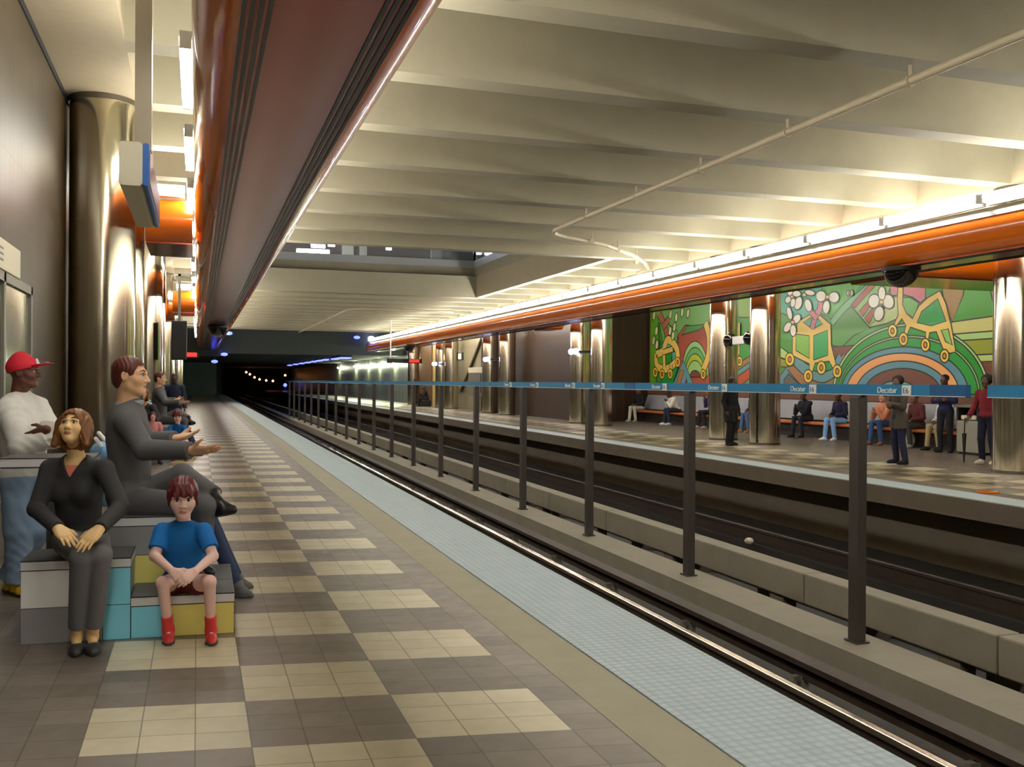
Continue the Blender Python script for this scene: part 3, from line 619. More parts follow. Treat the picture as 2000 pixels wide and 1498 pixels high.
flower((200, 165), .8, A, [(-20, -50, 28, 46, 0), (10, 60, 26, 50, .1), (-40, 30, 30, 40, .4)]); flower((205, 372), .9, A, [(-45, 45, 30, 52, .5), (38, -30, 32, 46, .5), (5, 75, 28, 54, 0), (-28, -80, 22, 60, -.2)]); flower((672, 135), .6, A, [(-20, 0, 26, 40, 0), (20, 0, 26, 40, 0)])
# left third of the mural
mu.poly([(40, -80), (720, -80), (720, 460), (340, 620), (40, 420)], (120, 176, 96), B); mu.poly([(40, 330), (140, 420), (150, 720), (100, 900), (130, 1300), (40, 1300)], (102, 178, 34), B)
mu.poly([(150, 420), (340, 560), (330, 760), (240, 640), (190, 700)], (120, 180, 90), B)
mu.line([(150, 380), (210, 520), (240, 640)], .3, (190, 112, 84), B); mu.line([(250, 440), (190, 520)], .26, (190, 112, 84), B)
mu.poly([(345, 830), (345, 600), (420, 500), (560, 520), (660, 500), (720, 640), (720, 1300), (380, 1300)], (172, 88, 70), B)
mu.poly([(385, 600), (440, 510), (640, 490), (560, 550)], (86, 152, 82), B)
for rx, ry, c in ((140, 370, (154, 200, 126)), (122, 305, (104, 176, 104)), (102, 240, (170, 182, 54)), (84, 170, (158, 204, 122)), (56, 70, (124, 74, 56))): mu.ell((520, 1035), rx, ry, c, B, 0, 180, 30)
mu.poly([(270, 1300), (400, 860), (530, 1300)], (104, 156, 168), B); mu.poly([(300, 1200), (370, 960), (410, 960), (350, 1200)], (186, 124, 66), B); mu.poly([(400, 1200), (430, 1040), (460, 1200)], (116, 72, 62), B)
mu.poly([(130, 1300), (230, 960), (330, 880), (360, 900), (260, 1300)], (40, 150, 70), B)
mu.poly([(600, 1300), (640, 1030), (720, 960), (720, 1300)], (190, 90, 52), B)
mu.poly([(125, 800), (200, 790), (200, 930), (130, 900)], (104, 188, 34), B); mu.poly([(215, 790), (285, 760), (275, 900), (215, 930)], (48, 150, 54), B); mu.ell((242, 705), 52, 60, (86, 172, 140), B); mu.poly([(285, 780), (335, 770), (340, 850), (285, 900)], (96, 176, 140), B)
mu.line([(120, 800), (190, 770), (215, 690), (245, 650), (300, 690), (340, 770), (330, 870), (230, 950), (140, 930), (118, 860), (122, 800)], .3, YEL, B); mu.line([(200, 780), (205, 940)], .2, YEL, B); mu.line([(190, 780), (290, 745)], .2, YEL, B)
mu.line([(630, 480), (665, 620), (660, 800), (605, 960)], .3, YEL, B); mu.line([(275, 900), (270, 1000)], .2, YEL, B)
for c in ((342, 880), (112, 985), (182, 1003), (266, 1003), (605, 1005)): mu.ell(c, 26, 52, (236, 196, 60), B); mu.ell(c, 10, 22, (190, 130, 48), B, n=12)
for c in ((100, 400), (125, 560), (95, 660), (130, 700), (265, 560), (295, 610), (310, 520), (330, 420), (270, 390), (390, 370), (450, 380)): mu.ell(c, 15, 48, (228, 224, 170), B, n=14, rot=.1)
for q, c in (([(915, -40), (1140, -40), (1140, 420), (915, 420)], (140, 178, 92)), ([(915, 760), (1140, 600), (1140, 780), (915, 930)], (64, 152, 66)), ([(915, 930), (1140, 780), (1140, 850), (915, 1000)], (160, 122, 66)), ([(915, 1000), (1140, 840), (1140, 910), (915, 1060)], (104, 154, 160)), ([(915, 1060), (1140, 900), (1140, 1010), (915, 1180)], (196, 92, 56)), ([(915, 1180), (1140, 1010), (1140, 1100), (915, 1290)], (110, 164, 140))): mu.poly(q, c, B)
mu.line([(965, 480), (960, 800)], .24, YEL, B); mu.ell((982, 872), 28, 52, (236, 196, 60), B); mu.ell((982, 872), 10, 22, (190, 130, 48), B, n=12)
t = empty('mural', (MX, 26.5, 1.3), 'large green tiled mural of arches, flowers and yellow frames on the wall across the tracks', 'mural')
mu.mb.build('picture', [mat('mural_%d_%d_%d' % c, c, .3, noise=.12, nscale=26, bump=.15) for c in mu.cols], t)
MB().box(17.96, 18.0, 17.5, 17.58, 1.28, 4.95).box(17.96, 18.0, 35.5, 35.58, 1.28, 4.95).build('edge_strip', M['wood'], t)

struct('trim_15', MB().box(17.93, 18.0, 17.3, 35.7, 1.12, 1.28), mat('brown_ledge', (112, 74, 54), .5, noise=.1))
t = empty('bench', (17.5, 26.5, 0), 'long bench with orange wooden seat and grey sloped back below the mural', 'bench')
MB().add([(17.72, 17.6, .52), (17.72, 35.6, .52), (17.9, 35.6, 1.1), (17.9, 17.6, 1.1), (17.99, 17.6, .5), (17.99, 35.6, .5), (17.99, 35.6, 1.1), (17.99, 17.6, 1.1)],
         [(0, 3, 2, 1), (4, 5, 6, 7), (0, 1, 5, 4), (3, 7, 6, 2), (0, 4, 7, 3), (1, 2, 6, 5)]).build('backrest', M['back'], t)
for k in range(9): MB().box(17.15, 17.72, 17.62+2*k, 19.58+2*k, .4, .48).build('seat_board', M['wood'], t, bevel=.02)
MB().box(17.45, 17.98, 17.6, 35.6, 0, .4).build('plinth', M['dark'], t)
t = empty('litter_bin', (17.0, 17.2, 0), 'beige litter bin with dark open top beside the bench end', 'bin')
MB().box(16.75, 17.3, 16.85, 17.5, .05, .78).build('body', M['binb'], t, bevel=.02)
MB().box(16.78, 17.27, 16.9, 17.45, 0, .05).build('foot', M['blackbox'], t)
MB().box(16.75, 17.3, 16.85, 16.9, .78, 1.08).box(16.75, 17.3, 17.45, 17.5, .78, 1.08).box(17.25, 17.3, 16.9, 17.45, .78, 1.08).build('hood_frame', M['blackbox'], t)
MB().box(16.7, 17.32, 16.8, 17.55, 1.08, 1.14).build('top', M['grey'], t, bevel=.01)
tag(MB().box(16.78, 17.1, 16.95, 17.4, .8, .9).build('newspaper', M['cream'], bevel=.02), 'folded newspaper lying in the top of the litter bin', 'newspaper')
p = onx(1957, 815, 17.9)
t = empty('poster', (17.98, p[1], .8), 'small white poster with blue edge low on the wall at right', 'poster')
MB().box(17.96, 18.0, p[1]-.02, p[1]+.32, .75, 1.3).build('sheet', M['pwhite'], t); MB().box(17.95, 17.96, p[1]-.02, p[1]+.1, .75, 1.3).build('blue_edge', M['signblue'], t)

# ---------------------------------------------------------------- people: smooth blended distance fields meshed with surface nets
def unit(v): v = np.array(v, float); return v/(np.linalg.norm(v)+1e-9)
class SDF:
    def __init__(s, h): s.h = h; s.p = []
    def rc(s, a, b, ra, rb=None, k=.02, flat=False, op='u'):
        s.p.append(('rc', np.array(a, float), np.array(b, float), ra, ra if rb is None else rb, k, flat, op)); return s
    def el(s, c, r, R=None, k=.02, op='u'):
        s.p.append(('el', np.array(c, float), np.array(r, float), np.eye(3) if R is None else R, k, op)); return s
    def cut(s, fn): s.p.append(('cut', fn)); return s
    def chain(s, pts, rs, k=.02):
        for i in range(len(pts)-1): s.rc(pts[i], pts[i+1], rs[i], rs[i+1], k)
        return s
    def mesh(s, name, mats, parent, fmat=None, noise=None):
        h = s.h; lo, hi = np.full(3, 1e9), np.full(3, -1e9)
        for p in s.p:
            if p[0] == 'rc' and p[7] == 'u':
                r = max(p[3], p[4]); lo = np.minimum(lo, np.minimum(p[1], p[2])-r); hi = np.maximum(hi, np.maximum(p[1], p[2])+r)
            elif p[0] == 'el' and p[5] == 'u': r = p[2].max(); lo = np.minimum(lo, p[1]-r); hi = np.maximum(hi, p[1]+r)
        lo -= 3*h; hi += 3*h; n = np.ceil((hi-lo)/h).astype(int)+1
        F = np.full(n, .2, np.float32)
        ax = [(lo[i]+h*np.arange(n[i])).astype(np.float32) for i in range(3)]
        for p in s.p:
            if p[0] == 'cut':
                X, Y, Z = np.meshgrid(*ax, indexing='ij'); F = np.maximum(F, p[1](X, Y, Z)).astype(np.float32); continue
            if p[0] == 'rc': _, a, b_, ra, rb, k, flat, op = p; r = max(ra, rb); l0 = np.minimum(a, b_)-r; h0 = np.maximum(a, b_)+r
            else: _, c, rr, R, k, op = p; r = rr.max(); l0 = c-r; h0 = c+r
            m = k*1.3+2.5*h
            i0 = np.maximum(0, np.floor((l0-m-lo)/h).astype(int)); i1 = np.minimum(n, np.ceil((h0+m-lo)/h).astype(int)+1)
            if (i1 <= i0).any(): continue
            sl = tuple(slice(i0[i], i1[i]) for i in range(3))
            X = ax[0][sl[0]][:, None, None]; Y = ax[1][sl[1]][None, :, None]; Z = ax[2][sl[2]][None, None, :]
            if p[0] == 'rc':
                d = b_-a; L2 = d@d+1e-12
                t = np.clip(((X-a[0])*d[0]+(Y-a[1])*d[1]+(Z-a[2])*d[2])/L2, 0, 1)
                D = np.sqrt((X-a[0]-t*d[0])**2+(Y-a[1]-t*d[1])**2+(Z-a[2]-t*d[2])**2)-(ra+(rb-ra)*t)
                if flat:
                    u = d/math.sqrt(L2); D = np.maximum(D, (X-b_[0])*u[0]+(Y-b_[1])*u[1]+(Z-b_[2])*u[2])
            else:
                P = [(X-c[0])*R[0, j]+(Y-c[1])*R[1, j]+(Z-c[2])*R[2, j] for j in range(3)]
                k0 = np.sqrt(sum((P[j]/rr[j])**2 for j in range(3))); k1 = np.sqrt(sum((P[j]/rr[j]**2)**2 for j in range(3)))+1e-9
                D = k0*(k0-1)/k1
            A_ = F[sl]
            if op == 'u': hh = np.clip(.5+.5*(A_-D)/k, 0, 1); F[sl] = A_+(D-A_)*hh-k*hh*(1-hh)
            else: hh = np.clip(.5-.5*(A_+D)/k, 0, 1); F[sl] = A_+(-D-A_)*hh+k*hh*(1-hh)
        if noise is not None:
            X, Y, Z = ax[0][:, None, None], ax[1][None, :, None], ax[2][None, None, :]; F += noise(X, Y, Z).astype(np.float32)
        V, Q = nets(F)
        V = V*h+lo
        me = bpy.data.meshes.new(name); nv, nf = len(V), len(Q)
        me.vertices.add(nv); me.vertices.foreach_set('co', V.astype(np.float32).ravel())
        me.loops.add(nf*4); me.loops.foreach_set('vertex_index', Q.astype(np.int32).ravel())
        me.polygons.add(nf); me.polygons.foreach_set('loop_start', np.arange(0, nf*4, 4, dtype=np.int32))
        me.polygons.foreach_set('use_smooth', np.ones(nf, bool))
        if fmat is not None: me.polygons.foreach_set('material_index', fmat(V[Q].mean(1)).astype(np.int32))
        me.update(calc_edges=True)
        return link_mesh(name, me, mats, parent)
def nets(F):
    S = F < 0; n = np.array(F.shape)-1
    cnt = np.zeros(n, np.int8); cor = [(i, j, k) for i in (0, 1) for j in (0, 1) for k in (0, 1)]
    for i, j, k in cor: cnt += S[i:n[0]+i, j:n[1]+j, k:n[2]+k]
    act = np.argwhere((cnt > 0) & (cnt < 8)); acc = np.zeros((len(act), 3)); num = np.zeros(len(act))
    val = {c: F[act[:, 0]+c[0], act[:, 1]+c[1], act[:, 2]+c[2]] for c in cor}
    for a in range(3):
        for c in cor:
            if c[a]: continue
            e = list(c); e[a] = 1; e = tuple(e); v0, v1 = val[c], val[e]; x = (v0 < 0) != (v1 < 0)
            t = np.where(x, v0/np.where(x, v0-v1, 1), 0); pt = np.tile(np.array(c, float), (len(act), 1)); pt[:, a] += t
            acc += pt*x[:, None]; num += x
    V = act+acc/num[:, None]
    idx = np.full(n, -1, np.int32); idx[act[:, 0], act[:, 1], act[:, 2]] = np.arange(len(act)); Q = []
    for a in range(3):
        u, v = (a+1) % 3, (a+2) % 3; s0 = [slice(None)]*3; s1 = [slice(None)]*3; s0[a] = slice(0, -1); s1[a] = slice(1, None)
        X = S[tuple(s0)] != S[tuple(s1)]; e = np.argwhere(X); e = e[(e[:, u] > 0) & (e[:, v] > 0) & (e[:, u] < n[u]) & (e[:, v] < n[v])]
        if not len(e): continue
        ins = S[e[:, 0], e[:, 1], e[:, 2]]; q = []
        for du, dv in ((1, 1), (0, 1), (0, 0), (1, 0)):
            g_ = e.copy(); g_[:, u] -= du; g_[:, v] -= dv; q.append(idx[g_[:, 0], g_[:, 1], g_[:, 2]])
        q = np.stack(q, 1); q[~ins] = q[~ins][:, ::-1]; Q.append(q)
    return V, np.concatenate(Q)

def hand(F, w, d, n, side, s=1., curl=(.25, .35, .3), spread=.05, thumb=1.):
    d = unit(d); n = np.array(n, float); n = unit(n-(n@d)*d); t = np.cross(d, n)*side
    P = lambda a, b_, c: np.array(w)+s*(a*d+b_*t+c*n)
    kn = [(.082, .028), (.088, .009), (.085, -.010), (.076, -.027)]
    F.el(P(.05, 0, 0), (.05*s, .038*s, .016*s), np.stack([d, t, n], 1), .012*s)
    for (a, b_), L, r in zip(kn, (.070, .078, .072, .056), (.0095, .0098, .0092, .008)):
        F.rc(P(.005, b_*.5, 0), P(a, b_, 0), .017*s, .0115*s, .012*s)
        p = P(a, b_, 0); ang = 0; sp = b_/.03*spread
        for seg, f in zip(range(3), (.44, .32, .24)):
            ang += curl[seg]; dd = unit(d*math.cos(ang)+n*math.sin(ang)+t*sp)
            q = p+dd*L*f*s; F.rc(p, q, r*s*(1-.1*seg), r*s*(.92-.1*seg), .004*s); p = q
    b0 = P(.022, .022, .004); b1 = b0+s*.044*unit(d*.6+t*.75*thumb+n*.35); b2 = b1+s*.032*unit(d*.9+t*.3*thumb+n*.35)
    F.rc(b0, b1, .0145*s, .0115*s, .01*s); F.rc(b1, b2, .0112*s, .0085*s, .004*s)

def skinmat(n, c): return mat('skin_'+n, c, .5, noise=.04, nscale=20)
def cloth(n, c, r=.85): return mat('cloth_'+n, c, r, noise=.07, nscale=30, bump=.06)
EYEW, IRIS, LIP = mat('eye_white', (236, 232, 226), .25), mat('dark_iris', (38, 28, 24), .2), None
def figure(label, J, skin, top, legs, shoes, hair, s=1., h=.006, hc=.008, group=None, o=None):
    """J: joints in world space. top/legs/shoes/hair: dicts of options."""
    o = o or {}
    hipc = (J['hipL']+J['hipR'])/2; N, Pv = J['neck'], J['pelvis']
    base = np.array([Pv[0], Pv[1], o.get('z0', 0.)])
    root = empty('person', tuple(base), label, 'person', group)
    up = unit(N-Pv); rt = J['shR']-J['shL']; rt = unit(rt-(rt@up)*up); fw = np.cross(up, rt); R = np.stack([rt, fw, up], 1); L = np.linalg.norm(N-Pv)
    at_ = lambda f, a=0., b_=0.: Pv+up*L*f+rt*a*s+fw*b_*s
    fat = o.get('fat', 1.)
    def torso(F, g):
        F.el(at_(.66, 0, .0), ((.155*fat+g)*s, (.108*fat+g)*s, L*.36+g*s), R, .04*s); F.el(at_(.32, 0, .01), ((.132*fat+g)*s, (.098*fat+g)*s, L*.34), R, .05*s)
        F.rc(at_(.86, 0, -.01), J['shL']-up*.012*s, (.062+g)*s, (.046+g)*s, .05*s).rc(at_(.86, 0, -.01), J['shR']-up*.012*s, (.062+g)*s, (.046+g)*s, .05*s)
        if o.get('bust'): F.el(at_(.62, -.07, .085), ((.06+g)*s,)*3, None, .05*s).el(at_(.62, .07, .085), ((.06+g)*s,)*3, None, .05*s)
    def pelvis(F, g): F.el(Pv+up*.0*s, ((.158*fat+g)*s, (.112*fat+g)*s, (.115+g)*s), R, .05*s)
    # head frame
    hf = unit(J['face']); hu = np.array(J.get('hup', (0, 0, 1)), float); hu = unit(hu-(hu@hf)*hf); hr = np.cross(hf, hu); HR = np.stack([hr, hf, hu], 1)
    hs = s*o.get('head', 1.); HC = J['head']; hp = lambda x, y, z: HC+hs*(x*hr+y*hf+z*hu)
    F = SDF(h)
    F.el(hp(0, -.015, .035), np.array((.077, .096, .083))*hs, HR, .02*hs).el(hp(0, .028, -.035), np.array((.062, .064, .078))*hs, HR, .035*hs)
    F.el(hp(0, .066, -.093), np.array((.026, .024, .02))*hs, HR, .03*hs)
    fem = o.get('fem', 0)
    if not fem: F.rc(hp(-.05, .015, -.065), hp(-.02, .06, -.092), .02*hs, .018*hs, .03*hs).rc(hp(.05, .015, -.065), hp(.02, .06, -.092), .02*hs, .018*hs, .03*hs)
    for q in (-1, 1): F.el(hp(q*.04, .058, -.022), (.026*hs,)*3, None, .03*hs)
    if h < .009*s:
        nl = o.get('nose', 1.)
        F.rc(hp(0, .088, .016), hp(0, .088+.024*nl, -.026), .0075*hs, .0115*hs, .014*hs)
        for q in (-1, 1):
            F.el(hp(q*.012, .098, -.03), (.0085*hs,)*3, None, .008*hs); F.rc(hp(q*.05, .066, .026), hp(q*.012, .087, .028), .009*hs, .0095*hs, .02*hs)
            F.el(hp(q*.032, .102, .008), np.array((.018, .016, .012))*hs, HR, .012*hs, 'sub')
            F.el(hp(q*.0785, -.012, .002), np.array((.010, .019, .031))*hs, HR @ np.array([[math.cos(q*.35), -math.sin(q*.35), 0], [math.sin(q*.35), math.cos(q*.35), 0], [0, 0, 1]]), .008*hs)
            F.el(hp(q*.087, -.008, .003), np.array((.006, .009, .017))*hs, HR, .005*hs, 'sub')
        F.rc(hp(-.021, .083, -.0585), hp(0, .0945, -.0565), .0045*hs, .006*hs, .006*hs).rc(hp(.021, .083, -.0585), hp(0, .0945, -.0565), .0045*hs, .006*hs, .006*hs)
        F.rc(hp(-.016, .084, -.068), hp(.016, .084, -.068), .0062*hs, .0062*hs, .006*hs)
    else:
        F.el(hp(0, .098, -.015), np.array((.014, .022, .024))*hs, HR, .02*hs)
        for q in (-1, 1): F.el(hp(q*.08, -.012, 0), np.array((.012, .02, .03))*hs, HR, .01*hs)
    nr = .058 if not fem else .048
    F.rc(N-up*.03*s, hp(0, -.022, -.06), (nr+.006)*s, nr*hs, .03*s)
    torso(F, 0.); pelvis(F, 0.)
    for q, sd in (('L', -1), ('R', 1)):
        ar = o.get('arm', 1.)
        F.rc(J['sh'+q], J['el'+q], .048*s*ar, .038*s*ar, .03*s).rc(J['el'+q], J['wr'+q], .039*s*ar, .026*s*ar, .015*s)
        J.setdefault('hd'+q, unit(J['wr'+q]-J['el'+q])); J.setdefault('hn'+q, np.array((0, 0, -1.)))
        hand(F, J['wr'+q], J['hd'+q], J['hn'+q], sd, s*o.get('hand', 1.), J.get('curl'+q, (.25, .35, .3)), o.get('spread', .05))
        F.rc(J['hip'+q], J['kn'+q], .082*s*fat, .054*s, .04*s).rc(J['kn'+q], J['an'+q], .053*s, .034*s, .02*s)
        ft = unit(J['toe'+q]-J['an'+q]); F.rc(J['an'+q], J['an'+q]+ft*(.1 if shoes.get('pump') else .05)*s, .031*s, .024*s, .02*s)
    sm = [skin]
    def lips(c):
        d = c-HC; l = np.stack([d@hr, d@hf, d@hu], 1)/hs; return ((np.abs(l[:, 0]) < .024-np.abs(l[:, 2]+.0625)*.7) & (np.abs(l[:, 2]+.0625) < .0105) & (l[:, 1] > .08)).astype(int)
    if h < .009*s and 'lip' in o: sm.append(o['lip'])
    F.mesh('body', sm, root, lips if len(sm) > 1 else None)
    if h < .009*s and not o.get('noeyes'):
        for q in (-1, 1):
            c = hp(q*.0315, .0765, .008); mb = MB(); mb.sphere((0, 0, 0), .0135*hs, 20, 14)
            vs = np.array(mb.v); mb.v = [tuple(c+v) for v in vs]
            gz = unit(hf+np.array(o.get('gaze', (0, 0, 0))))
            mb.mi = [1 if unit(vs[f].mean(0)) @ gz > .86 else 0 for f in mb.f]; mb.build('eye', [EYEW, IRIS], root)
            e = SDF(.0035*hs); z = o.get('brow', .034)
            e.rc(hp(q*.014, .0945, z), hp(q*.034, .091, z+.007), .0038*hs, .004*hs, .004*hs).rc(hp(q*.034, .091, z+.007), hp(q*.053, .073, z+.001), .004*hs, .0028*hs, .004*hs); e.mesh('eyebrow', hair['m'], root)
            e = SDF(.003*hs); e.rc(hp(q*.017, .0885, .0175), hp(q*.032, .0925, .0205), .0026*hs, .0032*hs, .003*hs).rc(hp(q*.032, .0925, .0205), hp(q*.049, .079, .0155), .0032*hs, .0026*hs, .003*hs); e.mesh('eyelash', IRIS, root)
    # hair
    def loc(X, Y, Z):
        d = (X-HC[0], Y-HC[1], Z-HC[2]); return [sum(d[i]*HR[i, j] for i in range(3))/hs for j in range(3)]
    k = hair['k']; H = SDF(max(h*.9, .004))
    if k == 'short':
        H.el(hp(0, -.018, .04), np.array((.085, .106, .09))*hs, HR, .02).el(hp(0, -.05, -.02), np.array((.07, .068, .07))*hs, HR, .03)
        def c_(X, Y, Z):
            x, y, z = loc(X, Y, Z); zl = np.interp(y, [-.13, -.06, -.035, -.02, .012, .02, .032, .05, .06, .1], [-.085, -.085, -.04, .022, .022, -.02, -.018, .045, .07, .072]); return (zl-z)*.55*hs
        H.cut(c_)
    elif k == 'crop':
        H.el(hp(0, -.018, .038), np.array((.083, .104, .09))*hs, HR, .02)
        H.cut(lambda X, Y, Z: (lambda x, y, z: (np.interp(y, [-.12, -.05, .03, .06, .1], [-.05, -.03, .01, .07, .075])-z)*.6*hs)(*loc(X, Y, Z)))
    elif k == 'bob':
        H.el(hp(0, -.015, .035), np.array((.098, .112, .098))*hs, HR, .03).el(hp(0, -.025, -.04), np.array((.108, .098, .115))*hs, HR, .04)
        for q in (-1, 1): H.rc(hp(q*.085, .02, .03), hp(q*.098, .03, -.12), .026*hs, .02*hs, .03*hs)
        def c_(X, Y, Z):
            x, y, z = loc(X, Y, Z); op_ = np.sqrt((x/.064)**2+(np.maximum(z+.025, -.03-.3*np.minimum(z+.025, 0)*0)/.1)**2)-1; op_ = np.where(y > -.02, -op_*.06, -1); return np.maximum(op_, (-.135-z))*hs
        H.cut(c_)
    elif k == 'bowl':
        H.el(hp(0, -.012, .035), np.array((.09, .112, .096))*hs, HR, .02).el(hp(0, -.03, -.02), np.array((.084, .09, .085))*hs, HR, .03)
        for q in (-.03, .0, .03): H.rc(hp(q, .07, .09), hp(q*1.5, .1, .038), .014*hs, .01*hs, .02*hs)
        for q in (-1, 1): H.rc(hp(q*.07, .05, .05), hp(q*.08, .042, -.045), .013*hs, .006*hs, .02*hs)
        H.cut(lambda X, Y, Z: (lambda x, y, z: (np.where(np.abs(x) > .062, np.interp(y, [-.13, -.03, .0, .03, .06], [-.09, -.07, -.045, -.05, .0]), np.interp(y, [-.13, -.03, .03, .05, .08, .12], [-.09, -.08, -.03, .024, .028, .03]))+.006*np.sin(x*160)-z)*.6*hs)(*loc(X, Y, Z)))
    elif k == 'long':
        H.el(hp(0, -.02, .035), np.array((.09, .108, .095))*hs, HR, .03).el(hp(0, -.05, -.07), np.array((.085, .06, .13))*hs, HR, .04)
        H.cut(lambda X, Y, Z: (lambda x, y, z: np.where(y > .0, -(np.sqrt((x/.066)**2+((z+.03)/.105)**2)-1)*.06, -1)*hs)(*loc(X, Y, Z)))
    elif k == 'puff': H.el(hp(0, -.03, .045), np.array((.115, .12, .11))*hs, HR, .03).cut(lambda X, Y, Z: (lambda x, y, z: np.maximum((y-.055), -.06-z)*hs)(*loc(X, Y, Z)))
    elif k == 'cap':
        tilt = o.get('captilt', 0.)
        H.el(hp(0, -.012, .045), np.array((.092, .116, .088))*hs, HR, .02).rc(hp(0, -.02, .03), hp(0, -.02, .09), .088*hs, .07*hs, .03)
        H.cut(lambda X, Y, Z: (lambda x, y, z: (.018+y*.22-z)*hs)(*loc(X, Y, Z)))
    if k != 'none':
        ho = H.mesh('cap' if k == 'cap' else ('hood' if k == 'hood' else 'hair'), hair['m'], root, None, (lambda X, Y, Z: .0012*np.sin(X*220+3*np.sin(Z*40))) if k in ('bob', 'bowl', 'short') and h < .009 else None)
        if k == 'cap':
            B_ = SDF(h*.8); B_.el(hp(0, .125, .058), np.array((.085, .085, .009))*hs, HR @ np.array([[1, 0, 0], [0, math.cos(.12), -math.sin(.12)], [0, math.sin(.12), math.cos(.12)]]), .01)
            B_.cut(lambda X, Y, Z: (lambda x, y, z: (.06-y)*hs)(*loc(X, Y, Z))); B_.mesh('brim', hair['m'], ho)
            e = SDF(.004)
            for q in (-1, 1): e.rc(hp(q*.02+.0, .103, .062), hp(q*.008, .092, .1), .006*hs, .006*hs, .003)
            e.rc(hp(-.02, .104, .066), hp(.02, .104, .066), .005*hs, .005*hs, .003); e.mesh('emblem', M['pwhite'], ho)
            e = SDF(.005); e.el(hp(.035, .175, .073), np.array((.034, .02, .004))*hs, HR, .004); e.mesh('brim_patch', M['pgrey'], ho)
    # clothes
    wr = o.get('wrinkle', 0.)
    nz = (lambda X, Y, Z: wr*(np.sin(X*14+Z*23+4*np.sin(Z*9+Y*7))*np.sin(Z*31+5*np.sin(X*11+Y*5))+.6*np.sin(Z*44-X*37+6*np.sin(Y*13+Z*5)))) if wr else None
    g_ = top.get('g', .014); T = SDF(hc); torso(T, g_)
    if top.get('hem', 'hip') == 'hip': T.el(Pv+up*.03*s, ((.162*fat+g_)*s, (.118*fat+g_)*s, .11*s), R, .04*s)
    elif top['hem'] == 'coat':
        for q in 'LR': T.rc(J['hip'+q], J['hip'+q]+(J['kn'+q]-J['hip'+q])*top.get('len', .7), (.105+g_)*s, (.1+g_)*s, .08*s, True)
    T.rc(at_(.9), N+up*.015*s, (.085+g_*.5)*s, (nr+.016)*s, .03*s)
    for q in 'LR':
        sl = top.get('sleeve', 1.); a, b_, c = J['sh'+q], J['el'+q], J['wr'+q]; sw = top.get('sw', 1.)
        if sl <= .5: T.rc(a, a+(b_-a)*sl*2, (.05*s+g_*s)*sw, (.047*s+g_*s)*sw*1.05, .035*s, True)
        else: T.rc(a, b_, (.049*s+g_*s)*sw, (.041*s+g_*s)*sw, .035*s).rc(b_, b_+(c-b_)*(sl*2-1), (.042*s+g_*s)*sw, (.032*s+g_*s)*sw, .015*s, True)
    nk = N+up*.02*s
    if top.get('neck') == 'v':
        T.cut(lambda X, Y, Z: np.minimum(.05, -(lambda x, y, z: np.maximum(np.abs(x)-np.clip((z+.125*s)*.6, -.02, .2), np.maximum(-y, -z-.125*s)))(*[sum(d*R[i, j] for i, d in enumerate((X-nk[0], Y-nk[1], Z-nk[2]))) for j in range(3)])))
    T.cut(lambda X, Y, Z: sum(d*u for d, u in zip((X-nk[0], Y-nk[1], Z-nk[2]), up-.35*fw)).astype(np.float32))
    T.mesh(top.get('name', 'shirt'), top['m'], root, None, nz)
    if top.get('under') is not None:
        U = SDF(hc); U.el(at_(.66, 0, .0), ((.155*fat+.006)*s, (.108*fat+.006)*s, L*.36+.006*s), R, .04*s); U.rc(at_(.86), N-up*.03*s, .076*s, .06*s, .04*s)
        U.cut(lambda X, Y, Z: sum(d*u for d, u in zip((X-nk[0]+up[0]*.05*s, Y-nk[1]+up[1]*.05*s, Z-nk[2]+up[2]*.05*s), up)).astype(np.float32)); U.mesh('undershirt', top['under'], root)
    ln = legs.get('len', 1.); lg = legs.get('g', .012); lw = legs.get('lw', 1.); P_ = SDF(hc); pelvis(P_, lg)
    for q in 'LR':
        a, b_, c = J['hip'+q], J['kn'+q], J['an'+q]
        if ln <= .5: P_.rc(a, a+(b_-a)*ln*2, (.084*fat+lg)*s, (.07+lg)*s*lw, .04*s, True)
        else: P_.rc(a, b_, (.083*fat+lg)*s, (.056+lg)*s*lw, .035*s).rc(b_, b_+(c-b_)*(ln*2-1)+(unit(c-b_)*legs.get('over', 0.)), (.055+lg)*s*lw, (.038+lg*1.3)*s*lw, .015*s, True)
    P_.mesh(legs.get('name', 'trousers'), legs['m'], root, None, nz if legs.get('wr') else None)
    for q in 'LR':
        an, toe = J['an'+q], J['toe'+q]; fd = toe-an; flat_ = np.array(J.get('fup'+q, (0, 0, 1.))); flat_ = unit(flat_); fd = unit(fd-(fd@flat_)*flat_)
        S_ = SDF(min(hc, .008) if h < .009 else hc); r = .04*s; sole = toe
        heel = toe-fd*.235*s+flat_*.036*s; ball = toe-fd*.075*s+flat_*.03*s; tip = toe-fd*.03*s+flat_*.024*s
        S_.rc(heel, ball, .036*s, .043*s, .03*s).rc(ball, tip, .042*s, .03*s, .02*s)
        bt = shoes.get('boot', 0.)
        if bt: S_.rc(an+(J['kn'+q]-an)*bt, an, .05*s, .046*s, .02*s).rc(an, (heel+ball)/2, .046*s, .042*s, .03*s)
        elif not shoes.get('pump'): S_.rc(an+unit(J['kn'+q]-an)*.05*s, an, .043*s, .044*s, .01*s); S_.rc(an+flat_*.01*s, heel+fd*.05*s, .043*s, .04*s, .03*s).rc(an, ball, .04*s, .03*s, .03*s)
        S_.cut(lambda X, Y, Z: -sum((d-o_)*u for d, o_, u in zip((X, Y, Z), sole, flat_)))
        if bt: e_ = an+(J['kn'+q]-an)*bt; ku = unit(J['kn'+q]-an); S_.cut(lambda X, Y, Z: sum((d-o_)*u for d, o_, u in zip((X, Y, Z), e_, ku)))
